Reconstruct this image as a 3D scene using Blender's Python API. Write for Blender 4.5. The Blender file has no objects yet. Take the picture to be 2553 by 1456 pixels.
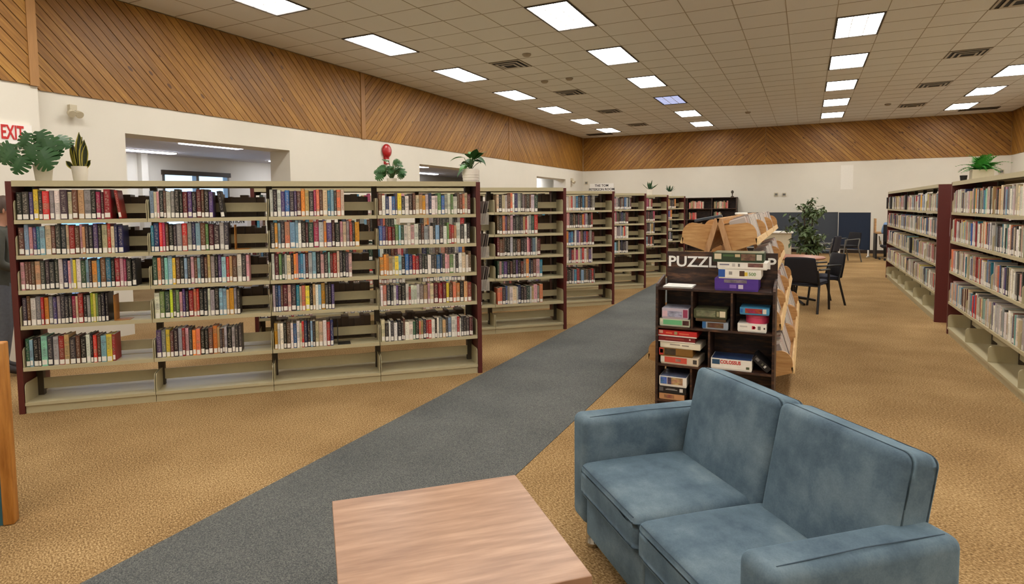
import bpy, bmesh, math, random
from mathutils import Vector, Matrix

# ------------------------------------------------------------------ camera, world, exposure
S = bpy.context.scene
COL = S.collection
rnd = random.Random(11)
EYE = Vector((0, 0, 1.58))
YAW, PITCH, ROLL, FPX, CX, CY = 0.46619, 0.06575, 0.010825, 1525.9, 1242.28, 618.76
def cam_axes():
    f = Vector((-math.sin(YAW)*math.cos(PITCH), math.cos(YAW)*math.cos(PITCH), -math.sin(PITCH)))
    r = Vector((math.cos(YAW), math.sin(YAW), 0))
    d = f.cross(r)
    c, s = math.cos(ROLL), math.sin(ROLL)
    return c*r + s*d, -s*r + c*d, f
RX, DN, FW = cam_axes()
cam_data = bpy.data.cameras.new('camera')
cam = bpy.data.objects.new('camera', cam_data)
COL.objects.link(cam)
cam_data.sensor_width = 36.0
cam_data.sensor_fit = 'HORIZONTAL'
cam_data.lens = FPX/2553*36.0
cam_data.shift_x = (1276.5-CX)/2553
cam_data.shift_y = (CY-728)/2553
cam_data.clip_start = 0.05
cam_data.clip_end = 200
cm = Matrix.Identity(4)
for i in range(3):
    cm[i][0], cm[i][1], cm[i][2], cm[i][3] = RX[i], -DN[i], -FW[i], EYE[i]
cam.matrix_world = cm
S.camera = cam
def pix(p):
    q = Vector(p)-EYE
    z = q.dot(FW)
    if z < 0.1: return None
    return (FPX*q.dot(RX)/z+CX, FPX*q.dot(DN)/z+CY, z)

world = bpy.data.worlds.new('sky')
S.world = world
world.use_nodes = True
bgn = world.node_tree.nodes['Background']
bgn.inputs[0].default_value = (0.42, 0.66, 1.0, 1)
bgn.inputs[1].default_value = 1.1
S.view_settings.view_transform = 'Standard'
S.view_settings.look = 'None'
S.view_settings.gamma = 1.0
S.view_settings.use_curve_mapping = False
S.view_settings.exposure = 1.32
LAMP = 9.0            # radiance of the fluorescent diffusers
ROOM_L, ROOM_R, ROOM_B, ROOM_F, CEIL, BAND = -7.745, 5.30, 22.74, -4.0, 4.21, 2.955

# ------------------------------------------------------------------ materials
def lin(c):
    out = []
    for v in c[:3]:
        v = v/255.0
        out.append(v/12.92 if v <= 0.04045 else ((v+0.055)/1.055)**2.4)
    return (out[0], out[1], out[2], 1.0)
MATS = {}
def base_mat(name, rough=0.6, metal=0.0, spec=None):
    m = bpy.data.materials.new(name)
    m.use_nodes = True
    nt = m.node_tree
    b = nt.nodes['Principled BSDF']
    b.inputs['Roughness'].default_value = rough
    b.inputs['Metallic'].default_value = metal
    if spec is not None: b.inputs['Specular IOR Level'].default_value = spec
    MATS[name] = m
    return m, nt, b
def plain(name, c, rough=0.6, metal=0.0, spec=None, var=0.08, scale=30.0, bump=0.0, stretch=(1, 1, 1)):
    """procedural: two tones of one colour mixed by noise"""
    m, nt, b = base_mat(name, rough, metal, spec)
    L = lin(c)
    tc = nt.nodes.new('ShaderNodeTexCoord')
    mp = nt.nodes.new('ShaderNodeMapping')
    mp.inputs['Scale'].default_value = stretch
    nz = nt.nodes.new('ShaderNodeTexNoise')
    nz.inputs['Scale'].default_value = scale
    nz.inputs['Detail'].default_value = 4
    mx = nt.nodes.new('ShaderNodeMix'); mx.data_type = 'RGBA'
    mx.inputs['A'].default_value = tuple(v*(1-var*1.6) for v in L[:3])+(1,)
    mx.inputs['B'].default_value = tuple(min(1, v*(1+var*1.6)) for v in L[:3])+(1,)
    l = nt.links.new
    l(tc.outputs['Object'], mp.inputs['Vector']); l(mp.outputs['Vector'], nz.inputs['Vector'])
    l(nz.outputs['Fac'], mx.inputs['Factor']); l(mx.outputs['Result'], b.inputs['Base Color'])
    if bump:
        bp = nt.nodes.new('ShaderNodeBump'); bp.inputs['Strength'].default_value = bump
        bp.inputs['Distance'].default_value = 0.004
        l(nz.outputs['Fac'], bp.inputs['Height']); l(bp.outputs['Normal'], b.inputs['Normal'])
    return m
def ramp(nt, stops):
    r = nt.nodes.new('ShaderNodeValToRGB')
    el = r.color_ramp.elements
    el[0].position, el[0].color = stops[0][0], lin(stops[0][1])
    el[1].position, el[1].color = stops[-1][0], lin(stops[-1][1])
    for p, c in stops[1:-1]:
        e = el.new(p); e.color = lin(c)
    return r
def noise(nt, scale, detail, vec, rough=0.5, stretch=None, coord='Object'):
    l = nt.links.new
    mp = nt.nodes.new('ShaderNodeMapping')
    if stretch: mp.inputs['Scale'].default_value = stretch
    l(vec, mp.inputs['Vector'])
    n = nt.nodes.new('ShaderNodeTexNoise')
    n.inputs['Scale'].default_value = scale; n.inputs['Detail'].default_value = detail
    n.inputs['Roughness'].default_value = rough
    l(mp.outputs['Vector'], n.inputs['Vector'])
    return n
def mathn(nt, op, a, b=None):
    n = nt.nodes.new('ShaderNodeMath'); n.operation = op
    for i, v in enumerate((a, b)):
        if v is None: continue
        if isinstance(v, (int, float)): n.inputs[i].default_value = v
        else: nt.links.new(v, n.inputs[i])
    return n.outputs[0]
def bump(nt, b, h, strength, dist):
    bp = nt.nodes.new('ShaderNodeBump'); bp.inputs['Strength'].default_value = strength
    bp.inputs['Distance'].default_value = dist
    nt.links.new(h, bp.inputs['Height']); nt.links.new(bp.outputs['Normal'], b.inputs['Normal'])
def carpet(name, stops, s1, s2, st):
    m, nt, b = base_mat(name, 0.95, 0, 0.1)
    tc = nt.nodes.new('ShaderNodeTexCoord')
    rot = nt.nodes.new('ShaderNodeMapping'); rot.inputs['Rotation'].default_value = (0, 0, 0.42)
    nt.links.new(tc.outputs['Object'], rot.inputs['Vector'])
    n1 = noise(nt, s1, 3, rot.outputs['Vector'], 0.6, (1.0, st, 1))
    n2 = noise(nt, s2, 2, tc.outputs['Object'], 0.5)
    f = mathn(nt, 'ADD', mathn(nt, 'MULTIPLY', n1.outputs['Fac'], 0.8), mathn(nt, 'MULTIPLY', n2.outputs['Fac'], 0.2))
    r = ramp(nt, stops); nt.links.new(f, r.inputs['Fac'])
    nt.links.new(r.outputs['Color'], b.inputs['Base Color'])
    bump(nt, b, n1.outputs['Fac'], 0.6, 0.006)
    return m
carpet('carpet_tan', [(0.36, (104, 80, 50)), (0.47, (138, 110, 72)), (0.55, (164, 134, 92)), (0.66, (196, 168, 124))], 74, 1.4, 1.7)
carpet('carpet_grey', [(0.36, (70, 73, 73)), (0.5, (94, 96, 94)), (0.66, (124, 124, 119))], 150, 1.4, 1.2)
plain('ceiling_tile', (212, 210, 205), 0.95, var=0.04, scale=120, bump=0.15)
plain('ceiling_grid', (160, 149, 130), 0.8, var=0.05)
plain('wall_white', (221, 216, 203), 0.9, var=0.02, scale=3)
plain('annex_ceiling', (218, 217, 224), 0.9, var=0.03, scale=8)
plain('band_back', (58, 34, 14), 0.9)
plain('trim_wood', (160, 116, 66), 0.5, var=0.12, scale=8, stretch=(8, 8, 0.6))
plain('baseboard', (52, 40, 34), 0.6)
def plank_mat():
    m, nt, b = base_mat('cedar_plank', 0.48)
    l = nt.links.new
    tc = nt.nodes.new('ShaderNodeTexCoord'); oi = nt.nodes.new('ShaderNodeObjectInfo')
    off = nt.nodes.new('ShaderNodeVectorMath'); off.operation = 'ADD'
    cmb = nt.nodes.new('ShaderNodeCombineXYZ')
    k = mathn(nt, 'MULTIPLY', oi.outputs['Random'], 60.0)
    l(k, cmb.inputs[0]); l(k, cmb.inputs[1])
    l(tc.outputs['Object'], off.inputs[0]); l(cmb.outputs[0], off.inputs[1])
    g = noise(nt, 9, 5, off.outputs[0], 0.6, (0.35, 5, 1))
    r = ramp(nt, [(0.25, (104, 68, 22)), (0.5, (148, 102, 40)), (0.72, (186, 140, 62))])
    f = mathn(nt, 'ADD', mathn(nt, 'MULTIPLY', g.outputs['Fac'], 0.62), mathn(nt, 'ADD', mathn(nt, 'MULTIPLY', oi.outputs['Random'], 0.16), 0.10))
    l(f, r.inputs['Fac'])
    vo = nt.nodes.new('ShaderNodeTexVoronoi'); vo.inputs['Scale'].default_value = 5.5
    mp = nt.nodes.new('ShaderNodeMapping'); mp.inputs['Scale'].default_value = (0.45, 1, 0.2)
    l(off.outputs[0], mp.inputs['Vector']); l(mp.outputs['Vector'], vo.inputs['Vector'])
    kn = mathn(nt, 'LESS_THAN', vo.outputs['Distance'], 0.105)
    mx = nt.nodes.new('ShaderNodeMix'); mx.data_type = 'RGBA'
    l(mathn(nt, 'MULTIPLY', kn, 0.75), mx.inputs['Factor']); l(r.outputs['Color'], mx.inputs['A'])
    mx.inputs['B'].default_value = lin((62, 30, 12))
    l(mx.outputs['Result'], b.inputs['Base Color'])
plank_mat()
plain('steel_beige', (182, 172, 138), 0.45, var=0.03, scale=40)
plain('panel_red', (86, 29, 23), 0.5, var=0.10, scale=90)
plain('post_dark', (60, 50, 36), 0.5, var=0.08, scale=60)
def book_mat(name, attr):
    m, nt, b = base_mat(name, 0.42)
    l = nt.links.new
    if attr:
        src = nt.nodes.new('ShaderNodeAttribute'); src.attribute_name = 'Col'; colr = src.outputs['Color']
        sd = mathn(nt, 'MULTIPLY', src.outputs['Alpha'], 40.0)
    else:
        src = nt.nodes.new('ShaderNodeObjectInfo'); colr = src.outputs['Color']
        sd = mathn(nt, 'MULTIPLY', src.outputs['Random'], 40.0)
    uv = nt.nodes.new('ShaderNodeUVMap'); uv.uv_map = 'UVMap'
    sp = nt.nodes.new('ShaderNodeSeparateXYZ'); l(uv.outputs['UV'], sp.inputs[0])
    u, v = sp.outputs[0], sp.outputs[1]
    # print on the spine: short marks along its height (title) and a block of a second tone
    cmb = nt.nodes.new('ShaderNodeCombineXYZ')
    l(mathn(nt, 'ADD', mathn(nt, 'MULTIPLY', u, 1.6), sd), cmb.inputs[0]); l(mathn(nt, 'ADD', mathn(nt, 'MULTIPLY', v, 24.0), sd), cmb.inputs[1])
    n = nt.nodes.new('ShaderNodeTexNoise'); n.inputs['Scale'].default_value = 1.6; n.inputs['Detail'].default_value = 1.5
    l(cmb.outputs[0], n.inputs['Vector'])
    inner = mathn(nt, 'MULTIPLY', mathn(nt, 'LESS_THAN', mathn(nt, 'ABSOLUTE', mathn(nt, 'SUBTRACT', u, 0.5)), 0.27),
                  mathn(nt, 'MULTIPLY', mathn(nt, 'GREATER_THAN', v, 0.24), mathn(nt, 'LESS_THAN', v, 0.93)))
    tx = mathn(nt, 'MULTIPLY', inner, mathn(nt, 'GREATER_THAN', n.outputs['Fac'], 0.53))
    cmb2 = nt.nodes.new('ShaderNodeCombineXYZ')
    l(sd, cmb2.inputs[0]); l(mathn(nt, 'MULTIPLY', v, 2.4), cmb2.inputs[1])
    n2 = nt.nodes.new('ShaderNodeTexNoise'); n2.inputs['Scale'].default_value = 1.3; n2.inputs['Detail'].default_value = 0.0
    l(cmb2.outputs[0], n2.inputs['Vector'])
    onsp = mathn(nt, 'GREATER_THAN', u, -0.5)
    blk = mathn(nt, 'MULTIPLY', mathn(nt, 'GREATER_THAN', n2.outputs['Fac'], 0.6), onsp)
    hsv = nt.nodes.new('ShaderNodeHueSaturation'); l(colr, hsv.inputs['Color'])
    hsv.inputs['Hue'].default_value = 0.53; hsv.inputs['Value'].default_value = 0.6; hsv.inputs['Saturation'].default_value = 0.8
    m1 = nt.nodes.new('ShaderNodeMix'); m1.data_type = 'RGBA'
    l(mathn(nt, 'MULTIPLY', blk, 0.65), m1.inputs['Factor']); l(colr, m1.inputs['A']); l(hsv.outputs['Color'], m1.inputs['B'])
    bw = nt.nodes.new('ShaderNodeRGBToBW'); l(colr, bw.inputs[0])
    dark = mathn(nt, 'LESS_THAN', bw.outputs[0], 0.25)
    ink = nt.nodes.new('ShaderNodeMix'); ink.data_type = 'RGBA'
    l(dark, ink.inputs['Factor']); ink.inputs['A'].default_value = lin((64, 46, 42)); ink.inputs['B'].default_value = lin((196, 186, 170))
    m2 = nt.nodes.new('ShaderNodeMix'); m2.data_type = 'RGBA'
    l(mathn(nt, 'MULTIPLY', tx, 0.42), m2.inputs['Factor']); l(m1.outputs['Result'], m2.inputs['A']); l(ink.outputs['Result'], m2.inputs['B'])
    l(m2.outputs['Result'], b.inputs['Base Color'])
    return m
book_mat('book_cover', False)
book_mat('book_rows', True)
plain('paper', (206, 196, 174), 0.9, var=0.10, scale=200, stretch=(30, 1, 1))
plain('label_white', (232, 228, 218), 0.7, var=0.03)
plain('white_paper', (240, 238, 232), 0.8, var=0.02)
def tinted(name, rough=0.5, var=0.12, scale=20, stretch=(1, 1, 1)):
    """colour comes from the object's own colour"""
    m, nt, b = base_mat(name, rough)
    oi = nt.nodes.new('ShaderNodeObjectInfo'); tc = nt.nodes.new('ShaderNodeTexCoord')
    n = noise(nt, scale, 3, tc.outputs['Object'], 0.5, stretch)
    hsv = nt.nodes.new('ShaderNodeHueSaturation')
    nt.links.new(oi.outputs['Color'], hsv.inputs['Color'])
    nt.links.new(mathn(nt, 'ADD', mathn(nt, 'MULTIPLY', n.outputs['Fac'], 2*var), 1-var), hsv.inputs['Value'])
    nt.links.new(hsv.outputs['Color'], b.inputs['Base Color'])
    return m
tinted('printed_card', 0.45, 0.10, 25)
def picture_mat():
    m, nt, b = base_mat('printed_picture', 0.4)
    oi = nt.nodes.new('ShaderNodeObjectInfo'); tc = nt.nodes.new('ShaderNodeTexCoord')
    n = noise(nt, 22, 4, tc.outputs['Object'], 0.65, (1, 1, 2))
    hsv = nt.nodes.new('ShaderNodeHueSaturation')
    nt.links.new(oi.outputs['Color'], hsv.inputs['Color'])
    nt.links.new(mathn(nt, 'ADD', mathn(nt, 'MULTIPLY', n.outputs['Fac'], 2.6), -0.3), hsv.inputs['Value'])
    nt.links.new(mathn(nt, 'ADD', mathn(nt, 'MULTIPLY', n.outputs['Color'], 0.3), 0.35), hsv.inputs['Hue'])
    nt.links.new(hsv.outputs['Color'], b.inputs['Base Color'])
picture_mat()
def suede():
    m, nt, b = base_mat('blue_suede', 0.85, 0, 0.25)
    tc = nt.nodes.new('ShaderNodeTexCoord')
    n1 = noise(nt, 5.5, 6, tc.outputs['Object'], 0.62)
    n2 = noise(nt, 170, 2, tc.outputs['Object'], 0.5)
    f = mathn(nt, 'ADD', mathn(nt, 'MULTIPLY', n1.outputs['Fac'], 0.85), mathn(nt, 'MULTIPLY', n2.outputs['Fac'], 0.15))
    r = ramp(nt, [(0.28, (52, 68, 82)), (0.5, (84, 102, 114)), (0.72, (116, 132, 140))])
    nt.links.new(f, r.inputs['Fac']); nt.links.new(r.outputs['Color'], b.inputs['Base Color'])
    b.inputs['Sheen Weight'].default_value = 0.35; b.inputs['Sheen Roughness'].default_value = 0.5
    b.inputs['Sheen Tint'].default_value = lin((150, 185, 205))
    bump(nt, b, n2.outputs['Fac'], 0.12, 0.002)
suede()
plain('seam_dark', (54, 72, 86), 0.8)
def grain(name, stops, sc, st, rough):
    m, nt, b = base_mat(name, rough)
    tc = nt.nodes.new('ShaderNodeTexCoord')
    n = noise(nt, sc, 6, tc.outputs['Object'], 0.62, st)
    r = ramp(nt, stops); nt.links.new(n.outputs['Fac'], r.inputs['Fac'])
    nt.links.new(r.outputs['Color'], b.inputs['Base Color'])
    return m
grain('table_laminate', [(0.3, (140, 104, 80)), (0.5, (165, 128, 102)), (0.7, (186, 150, 122))], 3.0, (0.8, 8, 1), 0.32)
grain('dark_walnut', [(0.3, (24, 13, 10)), (0.5, (50, 30, 22)), (0.72, (104, 70, 46))], 5, (1.6, 6, 9), 0.5)
grain('table_side', [(0.3, (52, 32, 22)), (0.7, (96, 64, 44))], 5, (1.6, 1.6, 9), 0.5)
grain('oak', [(0.3, (172, 124, 72)), (0.5, (192, 146, 92)), (0.7, (210, 168, 114))], 5, (1.2, 1.2, 9), 0.45)
grain('oak_leg', [(0.3, (170, 124, 82)), (0.7, (206, 164, 120))], 5, (6, 6, 1.2), 0.45)
grain('oak_light', [(0.3, (212, 174, 116)), (0.7, (238, 206, 152))], 5, (1.2, 1.2, 9), 0.45)
grain('oak_edge', [(0.3, (150, 92, 30)), (0.7, (196, 134, 60))], 6, (6, 6, 0.8), 0.45)
plain('teal_panel', (44, 92, 104), 0.7, var=0.08, scale=80)
plain('black_plastic', (20, 19, 20), 0.45, var=0.05)
plain('black_fabric', (26, 25, 30), 0.9, var=0.18, scale=150)
plain('seat_fabric', (44, 46, 58), 0.9, var=0.18, scale=150)
plain('chrome', (190, 188, 184), 0.18, 1.0, var=0.02)
plain('grey_metal', (120, 120, 118), 0.35, 0.8, var=0.03)
plain('red_paint', (168, 26, 30), 0.3, var=0.04)
plain('sign_red', (196, 40, 36), 0.5, var=0.03)
plain('ink_black', (26, 24, 24), 0.6)
plain('pot_white', (222, 216, 206), 0.5, var=0.03)
plain('pot_grey', (196, 188, 168), 0.6, var=0.05)
plain('soil', (44, 32, 24), 0.95)
plain('leaf_monstera', (26, 74, 18), 0.55, var=0.32, scale=9)
plain('leaf_deep', (34, 84, 26), 0.55, var=0.35, scale=12)
plain('leaf_bright', (66, 128, 42), 0.45, var=0.32, scale=12)
plain('leaf_ficus', (80, 98, 58), 0.5, var=0.45, scale=3)
plain('leaf_fern', (60, 140, 48), 0.6, var=0.35, scale=8)
plain('leaf_aloe', (40, 78, 48), 0.5, var=0.25, scale=8)
plain('snake_leaf', (44, 52, 26), 0.4, var=0.4, scale=24, stretch=(1, 1, 4))
plain('snake_edge', (176, 164, 70), 0.45, var=0.10)
plain('stem', (70, 92, 48), 0.6)
plain('bark', (74, 58, 44), 0.85, var=0.25)
plain('table_red', (150, 92, 66), 0.4, var=0.08, scale=8)
plain('navy_fabric', (30, 42, 62), 0.9, var=0.12, scale=120)
plain('slate_fabric', (62, 68, 76), 0.9, var=0.12, scale=120)
plain('cream_plastic', (196, 186, 160), 0.5, var=0.04)
plain('shade_dark', (52, 46, 40), 0.8)
plain('vent_metal', (160, 148, 126), 0.35, 0.6, var=0.03)
plain('detector', (150, 138, 118), 0.6)
plain('skin', (176, 128, 104), 0.55, var=0.06, scale=20)
plain('hair_brown', (66, 48, 36), 0.6, var=0.35, scale=60, stretch=(1, 1, 0.2))
plain('hair_black', (18, 16, 18), 0.5, var=0.3, scale=60)
plain('jacket', (66, 66, 58), 0.85, var=0.15, scale=30)
plain('jeans', (92, 96, 104), 0.9, var=0.15, scale=40)
plain('shirt_blue', (120, 150, 190), 0.85, var=0.08)
plain('shoe', (40, 32, 30), 0.6)
def emit(name, c, strength):
    m = bpy.data.materials.new(name); m.use_nodes = True
    nt = m.node_tree; nt.nodes.clear()
    e = nt.nodes.new('ShaderNodeEmission'); o = nt.nodes.new('ShaderNodeOutputMaterial')
    e.inputs[0].default_value = lin(c); e.inputs[1].default_value = strength
    nt.links.new(e.outputs[0], o.inputs[0]); MATS[name] = m
emit('lamp', (255, 250, 243), LAMP)
emit('lamp_cool', (206, 212, 255), 0.40)
emit('annex_lamp', (240, 243, 255), LAMP*1.2)
emit('screen_blue', (120, 170, 232), 1.0)
def clear_mat(name, tint, mixf):
    m = bpy.data.materials.new(name); m.use_nodes = True
    nt = m.node_tree; nt.nodes.clear()
    o = nt.nodes.new('ShaderNodeOutputMaterial'); t = nt.nodes.new('ShaderNodeBsdfTransparent')
    g = nt.nodes.new('ShaderNodeBsdfPrincipled'); g.inputs['Base Color'].default_value = lin(tint); g.inputs['Roughness'].default_value = 0.15
    mx = nt.nodes.new('ShaderNodeMixShader'); mx.inputs[0].default_value = mixf
    nt.links.new(t.outputs[0], mx.inputs[1]); nt.links.new(g.outputs[0], mx.inputs[2]); nt.links.new(mx.outputs[0], o.inputs[0])
    MATS[name] = m
clear_mat('window_glass', (200, 215, 235), 0.10)
clear_mat('acrylic', (210, 205, 195), 0.30)

# ------------------------------------------------------------------ mesh helpers
class MB:
    def __init__(s):
        s.v = []; s.f = []; s.m = []
    def add(s, vs, fs, mi=0, M=None):
        n = len(s.v)
        s.v += [tuple(M @ Vector(p)) if M else tuple(p) for p in vs]
        s.f += [tuple(i+n for i in f) for f in fs]
        s.m += [mi]*len(fs)
        return s
    def box(s, x0, x1, y0, y1, z0, z1, mi=0, M=None):
        return s.add([(x0, y0, z0), (x1, y0, z0), (x1, y1, z0), (x0, y1, z0), (x0, y0, z1), (x1, y0, z1), (x1, y1, z1), (x0, y1, z1)],
                     [(0, 3, 2, 1), (4, 5, 6, 7), (0, 1, 5, 4), (1, 2, 6, 5), (2, 3, 7, 6), (3, 0, 4, 7)], mi, M)
    def prism(s, poly, h0, h1, axis='z', mi=0, M=None):
        n = len(poly)
        def P(a, b, c): return {'z': (a, b, c), 'y': (a, c, b), 'x': (c, a, b)}[axis]
        vs = [P(a, b, h0) for a, b in poly]+[P(a, b, h1) for a, b in poly]
        fs = [tuple(range(n))[::-1], tuple(range(n, 2*n))]+[(i, (i+1) % n, n+(i+1) % n, n+i) for i in range(n)]
        return s.add(vs, fs, mi, M)
    def tube(s, pts, r, n=8, mi=0, M=None):
        pts = [Vector(p) for p in pts]
        rs = r if isinstance(r, (list, tuple)) else [r]*len(pts)
        vs = []; fs = []
        up = None
        for i, p in enumerate(pts):
            t = (pts[min(i+1, len(pts)-1)]-pts[max(i-1, 0)]).normalized()
            if up is None or abs(t.dot(up)) > 0.98: up = Vector((0, 0, 1)) if abs(t.z) < 0.9 else Vector((1, 0, 0))
            a = t.cross(up).normalized(); b = a.cross(t).normalized(); up = b
            for k in range(n):
                an = 2*math.pi*k/n
                vs.append(p+(a*math.cos(an)+b*math.sin(an))*rs[i])
        for i in range(len(pts)-1):
            for k in range(n):
                k2 = (k+1) % n
                fs.append((i*n+k, i*n+k2, (i+1)*n+k2, (i+1)*n+k))
        fs.append(tuple(range(n))[::-1]); fs.append(tuple(range((len(pts)-1)*n, len(pts)*n)))
        return s.add(vs, fs, mi, M)
    def lathe(s, prof, n=20, mi=0, M=None):
        vs = []; fs = []
        for r, z in prof:
            for k in range(n):
                a = 2*math.pi*k/n; vs.append((r*math.cos(a), r*math.sin(a), z))
        for i in range(len(prof)-1):
            for k in range(n):
                k2 = (k+1) % n; fs.append((i*n+k, i*n+k2, (i+1)*n+k2, (i+1)*n+k))
        fs.append(tuple(range(n))[::-1]); fs.append(tuple(range((len(prof)-1)*n, len(prof)*n)))
        return s.add(vs, fs, mi, M)
    def mesh(s, name, mats, smooth=False):
        me = bpy.data.meshes.new(name)
        me.from_pydata(s.v, [], s.f)
        for m in ([mats] if isinstance(mats, str) else mats): me.materials.append(MATS[m])
        if any(s.m): me.polygons.foreach_set('material_index', s.m)
        if smooth:
            me.polygons.foreach_set('use_smooth', [True]*len(me.polygons))
            if smooth == 'auto':
                try: me.set_sharp_from_angle(angle=0.7)
                except Exception: pass
        me.update()
        return me
def put(name, me, parent=None, loc=None, rot=None, scale=None, M=None, color=None):
    o = bpy.data.objects.new(name, me)
    COL.objects.link(o)
    if parent: o.parent = parent
    if M is not None: o.matrix_basis = M
    else:
        if loc: o.location = loc
        if rot: o.rotation_euler = rot
        if scale: o.scale = scale
    if color: o.color = lin(color)
    return o
def thing(name, label, cat, loc=(0, 0, 0), rz=0, group=None, M=None):
    o = put(name, None, None, loc, (0, 0, rz), M=M)
    tag(o, label, cat, group)
    return o
def tag(o, label, cat, group=None, kind=None):
    o['label'] = label; o['category'] = cat
    if group: o['group'] = group
    if kind: o['kind'] = kind
    return o
def struct(o, label=None):
    o['kind'] = 'structure'
    if label: o['label'] = label
    return o
def bevelled(x, y, z, r, seg=3, name='rounded', mats='blue_suede', smooth=True, fn=None, sub=0):
    bm = bmesh.new(); bmesh.ops.create_cube(bm, size=1.0)
    for v in bm.verts: v.co = Vector((v.co.x*x, v.co.y*y, v.co.z*z))
    if sub: bmesh.ops.subdivide_edges(bm, edges=bm.edges[:], cuts=sub, use_grid_fill=True)
    ed = [e for e in bm.edges if e.is_boundary or (len(e.link_faces) == 2 and e.link_faces[0].normal.angle(e.link_faces[1].normal) > 0.5)]
    bmesh.ops.bevel(bm, geom=ed, offset=r, segments=seg, profile=0.5, affect='EDGES')
    if fn:
        for v in bm.verts: v.co = fn(v.co)
    me = bpy.data.meshes.new(name); bm.to_mesh(me); bm.free()
    me.materials.append(MATS[mats])
    if smooth: me.polygons.foreach_set('use_smooth', [True]*len(me.polygons))
    return me
def text_mesh(s, size, mat, depth=0.003, offset=0.0, align='CENTER'):
    cu = bpy.data.curves.new('lettering', 'FONT')
    cu.body = s; cu.size = size; cu.extrude = depth; cu.offset = offset; cu.align_x = align; cu.align_y = 'CENTER'; cu.resolution_u = 3
    ob = bpy.data.objects.new('lettering', cu); COL.objects.link(ob)
    dg = bpy.context.evaluated_depsgraph_get()
    me = bpy.data.meshes.new_from_object(ob.evaluated_get(dg))
    bpy.data.objects.remove(ob)
    me.materials.clear(); me.materials.append(MATS[mat])
    return me
def frame(org, xd, yd, zd=(0, 0, 1)):
    M = Matrix.Identity(4)
    for i in range(3):
        M[i][0], M[i][1], M[i][2], M[i][3] = xd[i], yd[i], zd[i], org[i]
    return M
ORD = ['first', 'second', 'third', 'fourth', 'fifth', 'sixth', 'seventh', 'eighth', 'ninth', 'tenth', 'eleventh', 'twelfth', 'thirteenth',
       'fourteenth', 'fifteenth', 'sixteenth', 'seventeenth', 'eighteenth', 'nineteenth', 'twentieth']
def nth(i):
    if i < 20: return ORD[i]
    return ('twenty-' if i < 29 else 'thirty-')+ORD[(i-20) % 10] if i not in (29, 39) else ('thirtieth' if i == 29 else 'fortieth')

# ------------------------------------------------------------------ room shell
fl = put('floor', MB().box(-14, ROOM_R+.2, ROOM_F, ROOM_B+.2, -.1, 0).mesh('floor', 'carpet_tan'))
struct(fl, 'tan flecked loop carpet over the whole library floor')
p = put('carpet_path', MB().box(-2.73, -1.505, ROOM_F, ROOM_B, 0.0, .004).mesh('carpet_path', 'carpet_grey'), fl)
p['label'] = 'grey carpet strip running down the aisle'

OPEN = [(4.89, 7.665), (11.52, 14.33), (18.19, 20.83)]
OPEN_Z = 2.577
WT = 0.45
wl = MB()
ys = [3.78]+[v for o in OPEN for v in o]+[ROOM_B]
for i in range(0, len(ys), 2): wl.box(ROOM_L-WT, ROOM_L, ys[i], ys[i+1], 0, CEIL)
for a, b in OPEN: wl.box(ROOM_L-WT, ROOM_L, a, b, OPEN_Z, CEIL)
wall_left = struct(put('wall_left', wl.mesh('wall_left', 'wall_white')), 'cream wall with three wide openings under a plank band')
wall_near = struct(put('wall_left_near', MB().box(-8.2, -7.47, ROOM_F, 3.78, 0, CEIL).mesh('wall_left_near', 'wall_white')), 'cream wall stub standing forward beside the exit sign')
wall_back = struct(put('wall_back', MB().box(ROOM_L-WT, ROOM_R+.2, ROOM_B, ROOM_B+.2, 0, CEIL).mesh('wall_back', 'wall_white')), 'long cream far wall under a plank band')
wall_right = struct(put('wall_right', MB().box(ROOM_R, ROOM_R+.2, ROOM_F, ROOM_B, 0, CEIL).mesh('wall_right', 'wall_white')), 'cream right wall seen at the far corner')
wall_front = struct(put('wall_front', MB().box(-8.2, ROOM_R+.2, ROOM_F-.2, ROOM_F, 0, CEIL).mesh('wall_front', 'wall_white')))
struct(put('baseboard_back', MB().box(ROOM_L, ROOM_R, ROOM_B-.015, ROOM_B, 0, .11).mesh('baseboard_back', 'baseboard')))
struct(put('baseboard_left', MB().box(ROOM_L, ROOM_L+.012, 7.665, 11.52, 0, .11).box(ROOM_L, ROOM_L+.012, 14.33, 18.19, 0, .11).mesh('baseboard_left', 'baseboard')))

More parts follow.
